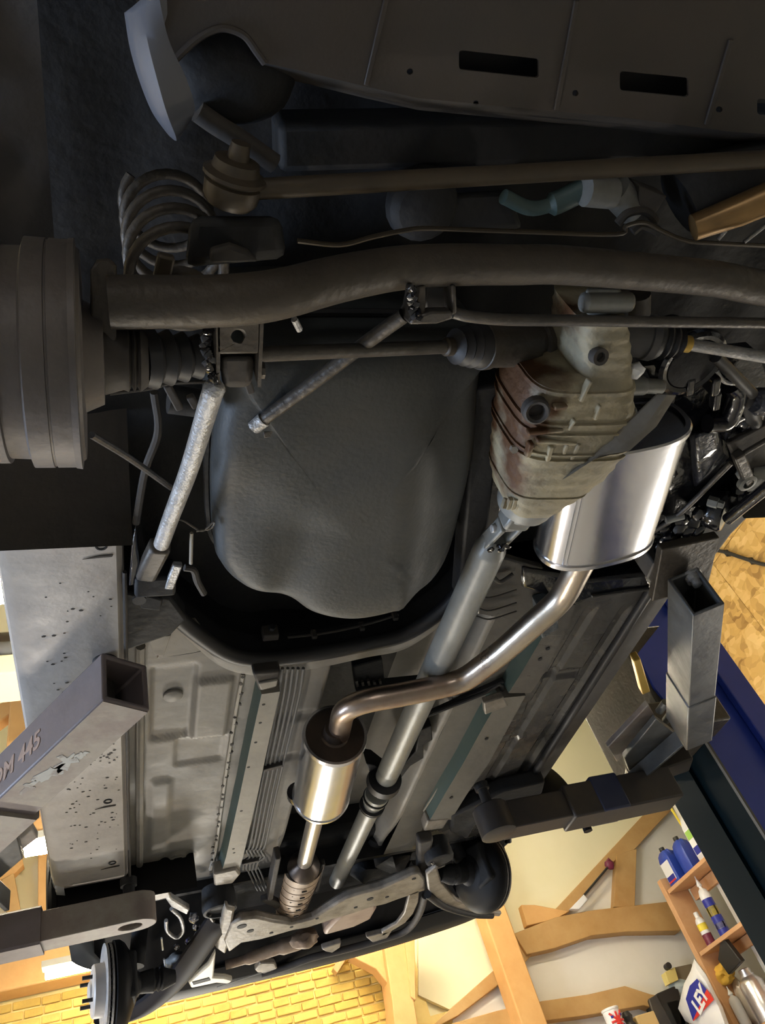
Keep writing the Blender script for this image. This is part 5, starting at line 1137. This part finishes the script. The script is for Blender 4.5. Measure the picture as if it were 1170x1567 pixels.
# ---- far rear: clutter above the beam, boot floor, bumper
bb = MB(); bb.hexa([U(x, y, .96) for x, y in ((620, 300), (780, 290), (800, 350), (610, 350))], [U(x, y, 1.1) for x, y in ((640, 300), (760, 290), (780, 340), (630, 345))]); bb.lathe(U(655, 325, .93), (0, 0, 1), [(0, .02), (.01, .045), (.03, .05), (.06, .04)], 20); part('pump_housing', bb, M_dark, bevel=.008)
bb = MB(); bb.tube(spline([U(x, y, .95) for x, y in ((770, 300), (810, 318), (845, 312), (880, 296), (905, 286), (950, 290))], 5), [.010] * 10 + [.016] * 10 + [.013] * 6, 12); part('filler_hose', bb, M_green)
bb = MB(); bb.cyl(U(895, 292, .93), U(938, 296, .93), .02, 18); bb.cyl(U(940, 290, .94), U(968, 320, .94), .022, 18); part('hose_joint', bb, M_clean)
bb = MB(); bb.prism([U(x, y, .92) for x, y in ((978, 284), (1020, 300), (1000, 330), (976, 318))], (0, 0, .03)); bb.tube(spline([U(x, y, .90) for x, y in ((944, 342), (960, 326), (985, 322), (1000, 334), (1002, 342))], 5), .006, 8); bb.tube(spline([U(x, y, .89) for x, y in ((966, 354), (980, 344), (1000, 350), (1008, 356))], 5), .007, 8); part('hose_bracket', bb, M_brown, bevel=.002)
bb = MB(); bb.tube(spline([U(x, y, .93) for x, y in ((1040, 310), (1070, 292), (1120, 280), (1200, 262))], 5), .05, 20); part('rear_silencer_sleeve', bb, M_dark)
bb = MB(); bb.tube([U(1060, 348, .87), U(1130, 322, .86), U(1200, 292, .85)], [.018, .021, .022], 18); part('damper_body', bb, mat('bronze_damper', (.36, .22, .09), .35, .6, (.26, .16, .07), 10))
for a, c in (((1098, 366), (1110, 352)), ((1138, 370), (1170, 345))):
    bb = MB(); bb.tube([U(*a, .88), U(*c, .88)], .003, 8); part('cable_clip', bb, M_link)
for k in range(6):
    bb = MB(); bb.beam(U(640 + 70 * k, 232 - k, .98), U(690 + 70 * k, 229 - k, .98), .012, .01); part('boot_floor_rib', bb, M_brown, bevel=.002)
bb = MB(); bb.beam(U(420, 215, 1.0), U(1250, 196, 1.0), .06, .06); part('rear_cross_member', bb, M_dark, bevel=.01)
# rear bumper, lower face with openings
def rrect(x0, y0, x1, y1, skew, d, r=5):
    pts = []
    for cx, cy, a0 in ((x0 + r, y0 + r, PI), (x1 - r, y0 + r, 1.5 * PI), (x1 - r, y1 - r, 0), (x0 + r, y1 - r, .5 * PI)):
        for k in range(4):
            a = a0 + k * PI / 6; px_, py_ = cx + r * math.cos(a), cy + r * math.sin(a); pts.append(U(px_ + 0, py_ + skew * (px_ - x0), d))
    return pts
BD = .92
outer = [U(x, y, BD) for x, y in ((262, 96), (300, 60), (330, 44), (352, 44), (375, 55), (392, 78), (405, 96), (470, 110), (560, 132), (640, 150), (800, 165), (960, 180), (1110, 200), (1300, 215))]
outer += [V((1.40, .02, CAM_Z + BD)), V((1.40, -.30, CAM_Z + BD)), V((-.08, -.30, CAM_Z + BD)), V((-.08, -.0, CAM_Z + BD))]
holes = [rrect(702, 76, 824, 106, .11, BD), rrect(948, 108, 1053, 138, .10, BD), rrect(1158, 150, 1250, 175, .1, BD)]
def dot(x, y, r=5): return [U(x + r * math.cos(a), y + r * math.sin(a), BD) for a in [2 * PI * k / 10 for k in range(10)]]
holes += [dot(627, 109), dot(880, 142), dot(1100, 167), dot(728, 157, 4)]
bb = MB(); bb.holed(outer, holes, (0, 0, .004)); rbp = part('rear_bumper', bb, M_bump, smooth=20)
for x0, x1, y_ in ((702, 824, 95), (948, 1053, 127)):
    bb = MB(); bb.box(U((x0 + x1) / 2, y_, BD + .05), (.16, .08, .004)); part('slot_backing', bb, M_rubber, rbp)
for a, c in (((882, 0), (850, 168)), ((1118, 60), (1080, 190)), ((600, -40), (560, 130))):
    bb = MB(); bb.beam(U(*a, BD - .0015), U(*c, BD - .0015), .006, .004); part('bumper_rib', bb, M_bump, rbp, .001)
bb = MB(); bb.sheet([[U(x, y, BD), U(x, y + 10, BD + .02), U(x, y + 18, BD + .05)] for x, y in ((405, 96), (470, 110), (560, 132), (640, 150), (800, 165), (960, 180), (1110, 200), (1300, 215))], .003); part('bumper_return', bb, M_brown, rbp)
bb = MB(); bb.tube(spline([U(x, y, BD) for x, y in ((262, 96), (300, 60), (330, 44), (352, 44), (375, 55), (392, 78), (405, 96))], 5), .004, 8); part('bumper_edge', bb, M_bump, rbp)
# bumper corner: curved tongue that ends at the wheel arch
tg = [[U(190, 20, .90), U(215, 0, .88), U(240, -20, .87)], [U(198, 70, .89), U(225, 60, .86), U(258, 60, .86)], [U(212, 120, .885), U(240, 120, .855), U(285, 120, .865)], [U(232, 170, .885), U(255, 172, .86), U(298, 165, .875)], [U(255, 203, .89), U(268, 206, .875), U(288, 190, .885)], [U(264, 212, .893), U(270, 215, .885), U(277, 208, .892)]]
bb = MB(); R = []
for j in range(3): R.append(spline([r[j] for r in tg], 6))
bb.sheet([[R[0][i], (R[0][i] + R[1][i]) / 2 + V((0, 0, -.002)), R[1][i], (R[1][i] + R[2][i]) / 2 + V((0, 0, -.002)), R[2][i]] for i in range(len(R[0]))], .003); part('bumper_corner', bb, mat('dull_silver_paint', (.13, .14, .17), .4, coat=.3), rbp)
tg = [[U(208, -30, .93), U(232, -30, .91), U(254, -30, .92)], [U(222, 20, .93), U(238, 20, .915), U(256, 20, .92)], [U(240, 65, .93), U(248, 65, .92), U(256, 66, .925)], [U(254, 92, .93), U(258, 93, .925), U(264, 92, .93)]]
R = [spline([r[j] for r in tg], 6) for j in range(3)]
bb = MB(); bb.sheet([[R[0][i], R[1][i], R[2][i]] for i in range(len(R[0]))], .003); part('bumper_corner', bb, mat('dull_silver_paint', (.13, .14, .17), .35), rbp)
bb = MB(); bb.lump(U(350, 110, .97), (.075, .055, .05), 12, .12); part('corner_reinforcement', bb, M_dark, rbp)
bb = MB(); bb.tube(spline([U(x, y, .93) for x, y in ((302, 170), (330, 190), (370, 215), (420, 250))], 4), .012, 10); part('corner_stay', bb, M_brown, rbp)

# ---- front end: bulkhead, engine, subframe, discs, bumper
bb = MB(); bb.prism([D(x, 2.6, z) for x, z in ((-.1, 1.0), (1.41, 1.0), (1.41, 1.5), (-.1, 1.5))], (0, .02, 0)); part('bulkhead', bb, M_dark)
bb = MB(); bb.hexa([D(x, y, 1.06) for x, y in ((.25, 2.5), (1.08, 2.5), (1.02, 3.1), (.3, 3.1))], [D(x, y, 1.4) for x, y in ((.25, 2.5), (1.08, 2.5), (1.02, 3.1), (.3, 3.1))]); eng = part('engine_block', bb, M_dark, bevel=.03)
bb = MB()
for k, (x, y, r) in enumerate(((600, 1310, .07), (640, 1300, .05), (560, 1330, .06), (575, 1290, .04), (700, 1300, .05), (620, 1335, .05))): bb = MB(); bb.lump(U(x, y, 1.05), (r, r, r * .7), k + 200, .4, sub=2); part('gearbox_casing', bb, M_dark, eng)
sfz = .90
def pp(name, px, d, t, mt, parent, bevel=.004):
    bb = MB(); bb.prism([U(x, y, d) for x, y in px], (0, 0, t)); return part(name, bb, mt, parent, bevel)
sub = None
bb = MB()
outer = [U(x, y, sfz) for x, y in ((342, 1440), (352, 1415), (367, 1407), (393, 1404), (420, 1410), (447, 1414), (478, 1406), (513, 1384), (530, 1374), (553, 1367), (580, 1360), (607, 1349), (630, 1338), (642, 1335), (650, 1345), (652, 1362), (629, 1370), (610, 1376), (589, 1384), (566, 1389), (540, 1398), (512, 1406), (495, 1412), (470, 1420), (447, 1424), (420, 1432), (398, 1438), (370, 1443), (350, 1458))]
bb.prism(outer, (0, 0, .03)); sub = part('front_subframe', bb, M_under, bevel=.008)
for x, y, r in ((370, 1417, .016), (383, 1424, .012), (446, 1418, .006), (485, 1405, .006), (544, 1388, .007), (566, 1375, .012), (592, 1372, .007), (633, 1344, .008), (415, 1427, .007)):
    bb = MB(); bb.lathe(U(x, y, sfz), (0, 0, -1), [(-.002, r), (.0016, r), (.0016, r * .6)], 14); part('frame_hole', bb, M_dark, sub)
pp('engine_sump', ((527, 1396), (575, 1384), (577, 1390), (567, 1407), (542, 1419), (495, 1432), (498, 1424), (509, 1412)), .915, .06, mat('sump_pinkish', (.40, .31, .26), .5, .1, (.30, .22, .18), 12), sub, .012)
bb = MB(); bb.tube(spline([U(x, y, .93) for x, y in ((345, 1476), (380, 1466), (420, 1452), (452, 1442), (470, 1436))], 6), [.016] * 6 + [.022] * 8 + [.028] * 6 + [.026] * 5, 18); part('exhaust_downpipe', bb, M_cat, sub)
bb = MB(); bb.lump(U(466, 1436, .92), (.05, .03, .03), 21, .4); part('downpipe_flange', bb, M_cat, sub)
bb = MB(); bb.tube(spline([U(x, y, .905) for x, y in ((400, 1490), (440, 1478), (480, 1464), (530, 1452), (580, 1438), (620, 1424), (640, 1400), (650, 1370))], 6), .013, 12); part('cross_tube', bb, M_brown, sub)
pp('tube_bracket', ((390, 1484), (398, 1474), (420, 1474), (424, 1482), (404, 1490), (394, 1488)), .90, .02, M_under, sub)
pp('tube_bracket', ((492, 1452), (522, 1442), (520, 1450), (508, 1458), (498, 1456)), .90, .02, M_under, sub)
pp('tube_bracket', ((560, 1434), (600, 1424), (592, 1436), (572, 1444)), .90, .02, M_under, sub)
pp('stay_bracket', ((626, 1368), (642, 1362), (640, 1380), (632, 1398), (620, 1412), (600, 1424), (584, 1433), (584, 1426), (606, 1414), (618, 1398)), .90, .014, M_under, sub)
# left side frame arm, mount ring and wishbone
pp('frame_leg', ((344, 1388), (360, 1392), (352, 1440), (345, 1462), (330, 1452), (336, 1420)), .905, .03, M_under, sub, .01)
bb = MB(); bb.lathe(U(336, 1388, .93), (0, 0, -1), [(-.06, .05), (.0, .055), (.012, .052), (.014, .044), (.004, .040)], 32); part('mount_ring', bb, M_dark, sub)
bb = MB(); bb.tube(spline([U(x, y, .925) for x, y in ((320, 1398), (326, 1408), (338, 1412), (352, 1406))], 5), .006, 10); part('mount_ring_edge', bb, M_bar, sub)
wb = spline([U(x, y, d) for x, y, d in ((342, 1412, .915), (330, 1430, .905), (306, 1465, .895), (280, 1500, .885), (250, 1530, .875), (212, 1556, .865), (165, 1572, .86))], 6)
bb = MB(); bb.sheet([[p + V((-.046, -.018, .02)), p + V((-.026, -.010, 0)), p + V((.0, 0, -.004)), p + V((.022, .009, 0)), p + V((.040, .017, .02))] for p in wb], .012); wbn = part('wishbone', bb, mat('shaded_wishbone_paint', (.012, .011, .014), .6, .0, spec=.12))  # shade of the bumper put into the near-black wishbone colour
pp('radiator_bracket', ((288, 1504), (318, 1478), (330, 1458), (327, 1496), (345, 1497), (356, 1500), (350, 1506), (330, 1504), (292, 1512)), .885, .02, M_cream, sub, .006)
pp('bracket_slot', ((294, 1503), (320, 1496), (322, 1500), (296, 1507)), .883, .002, M_dark, sub, 0)
bb = MB(); bb.tube([U(332, 1510, .885), U(400, 1488, .885)], .002, 6); part('trim_wire', bb, M_rail, sub)
# jacking tongue and bright hub parts above the left wheel
pp('tow_tab', ((212, 1374), (238, 1362), (256, 1360), (262, 1372), (240, 1378), (214, 1381)), .92, .012, M_under, car, .004)
pp('arch_stay', ((250, 1360), (264, 1376), (290, 1392), (286, 1400), (262, 1388), (252, 1374)), .93, .02, M_link, car, .004)
bb = MB(); bb.tube(spline([U(x, y, .95) for x, y in ((262, 1390), (276, 1404), (280, 1424), (270, 1434), (256, 1424), (254, 1408))], 5), .006, 10); part('hub_ring', bb, M_link)
bb = MB()
for x, y, r in ((296, 1404, .016), (300, 1418, .012), (304, 1432, .016), (288, 1440, .012), (270, 1448, .01)): bb = MB(); bb.lump(U(x, y, .95), (r, r, r), int(x), .4, sub=2); part('ball_joint', bb, M_steel)
bb = MB(); bb.tube([U(247, 1435, .93), U(249, 1453, .93)], .003, 8); bb.tube([U(251, 1467, .93), U(254, 1486, .93)], .003, 8); part('abs_lead', bb, M_paint)
bb = MB(); bb.lump(U(272, 1470, .95), (.04, .03, .03), 31, .3); part('caliper_bracket', bb, M_clean)
pf = [x for k in range(7) for x in ((k * .018, .030 - .001 * k), (k * .018 + .009, .022 - .001 * k))]
bb = MB(); bb.lathe(U(206, 1512, .90), (U(262, 1480, .92) - U(206, 1512, .90)), pf, 18); part('shaft_boot', bb, M_rubber)
# brake discs
M_hat = mat('machined_hat', (.50, .47, .43), .5, .2)
def disc(s):
    T = (lambda p: p) if s < 0 else mir
    c = D(-.062, 2.83, .845) if s < 0 else D(.055, 2.70, .905); sw = Matrix.Rotation(math.radians(8 if s < 0 else -20), 3, 'Z')
    def P_(name, mb, mt, parent=None, bevel=0): mb.v = [T(c + sw @ (p - c)) for p in mb.v]; return part(name, mb, mt, parent, bevel)
    bb = MB(); bb.lathe(c, (1, 0, 0), [(0, .06), (0, .128), (.007, .128), (.007, .1), (.0075, .06)], 64); dk = P_('brake_disc', bb, M_link if s < 0 else M_bar)
    bb = MB(); bb.lathe(c + V((.013, 0, 0)), (1, 0, 0), [(0, .06), (0, .128), (.006, .128), (.006, .06)], 64); P_('inner_rotor', bb, M_link if s < 0 else M_bar, dk)
    for k in range(48):
        a = 2 * PI * k / 48; bb = MB(); u = V((0, math.cos(a), math.sin(a))); bb.beam(c + V((.010, 0, 0)) + u * .08, c + V((.010, 0, 0)) + u * .126, .0035, .007, up=(1, 0, 0)); P_('cooling_vane', bb, M_dark, dk)
    bb = MB(); bb.lathe(c, (-1, 0, 0), [(0, .075), (.03, .074), (.034, .07), (.036, .03), (.042, .028), (.046, .02)], 40); P_('disc_hat', bb, M_hat if s < 0 else M_dark, dk)
    for k in range(4):
        a = PI / 4 + k * PI / 2; u = V((0, .045 * math.cos(a), .045 * math.sin(a))); bb = MB(); bb.cyl(c + u + V((-.03, 0, 0)), c + u + V((-.065, 0, 0)), .006, 10); P_('wheel_stud', bb, M_rubber, dk)
    bb = MB(); bb.lathe(c + V((.024, 0, 0)), (1, 0, 0), [(0, .125), (.003, .133), (.022, .132), (.036, .122), (.05, .10), (.062, .07), (.07, .055)], 56); P_('splash_shield', bb, M_blackpl, dk)
    bb = MB(); bb.lathe(c + V((.06, 0, 0)), (1, 0, 0), [(0, .05), (.03, .045), (.05, .03), (.09, .035), (.1, .028), (.106, .035), (.112, .028), (.118, .034), (.16, .02)], 24); P_('hub_carrier', bb, M_dark, dk)
    bb = MB(); bb.hexa([c + V(q) for q in ((.05, -.10, -.06), (.09, -.10, -.06), (.09, -.02, -.07), (.05, -.02, -.07))], [c + V(q) for q in ((.05, -.10, .07), (.09, -.10, .07), (.09, -.02, .08), (.05, -.02, .08))]); P_('brake_caliper', bb, M_dark, dk, .01)
    bb = MB(); bb.tube([c + V((.10, .0, .05)), c + V((.16, .01, .40))], .026, 16); P_('strut', bb, M_dark, dk)
    return dk
disc(-1); disc(1)
# right lower arm, pale plate, and mount
pp('lower_arm_plate', ((652, 1338), (668, 1326), (676, 1350), (700, 1378), (735, 1392), (768, 1398), (764, 1403), (700, 1396), (672, 1380), (655, 1362)), .885, .018, M_under, sub, .006)
bb = MB(); bb.tube(spline([U(x, y, .885) for x, y in ((654, 1368), (680, 1386), (720, 1398), (752, 1400))], 5), .014, 12); part('lower_arm_tube', bb, M_dark, sub)
bb = MB(); bb.lathe(U(672, 1312, .91), (0, 0, -1), [(-.06, .045), (.0, .05), (.01, .046), (.012, .038)], 28); part('mount_ring', bb, M_dark, sub)
bb = MB(); bb.tube(spline([U(x, y, .90) for x, y in ((660, 1318), (668, 1326), (680, 1322))], 5), .006, 10); part('mount_ring_edge', bb, M_bar, sub)
pp('frame_leg', ((640, 1290), (664, 1284), (660, 1310), (652, 1340), (640, 1336)), .93, .04, M_brown, sub, .01)
bb = MB(); bb.lump(U(715, 1355, .91), (.05, .03, .03), 41, .4); part('caliper_bracket', bb, M_dark)
for x, y in ((742, 1352), (730, 1362), (710, 1350)):
    bb = MB(); bb.lump(U(x, y, .90), (.012, .01, .01), x, .4, sub=2); part('joint_nut', bb, M_clean)
bb = MB(); bb.tube(spline([U(690, 1346, .92), U(705, 1350, .92), U(740, 1350, .9)], 4), .008, 10); part('steering_rod', bb, M_brown)
# right sill front end and wheel arch edge
bb = MB(); bb.prism([U(x, y, .95) for x, y in ((690, 1250), (770, 1210), (835, 1195), (830, 1215), (760, 1246), (735, 1252), (715, 1285), (690, 1275))], (0, 0, .05)); part('sill_front_end', bb, M_dark, bevel=.01)
# front bumper: black lower lip
lipf = [U(x, y, .91) for x, y in ((150, 1568), (210, 1541), (260, 1533), (320, 1519), (400, 1500), (480, 1481), (560, 1460), (640, 1436), (700, 1416), (735, 1402), (752, 1396))]
bb = MB(); S = spline(lipf, 5)
bb.sheet([[p + V((0, -.16, .03)), p + V((0, -.10, .0)), p + V((0, -.03, -.002)), p, p + V((0, .012, .012)), p + V((0, .022, .08)), p + V((0, .01, .2)), p + V((0, -.02, .32))] for p in S], .004); fb_ = part('front_bumper', bb, M_blackpl)
bb = MB(); bb.sheet([[p + V((0, -.45, .20)), p + V((0, -.3, .12)), p + V((0, -.15, .04))] for p in S], .004); part('undertray', bb, M_blackpl, fb_)
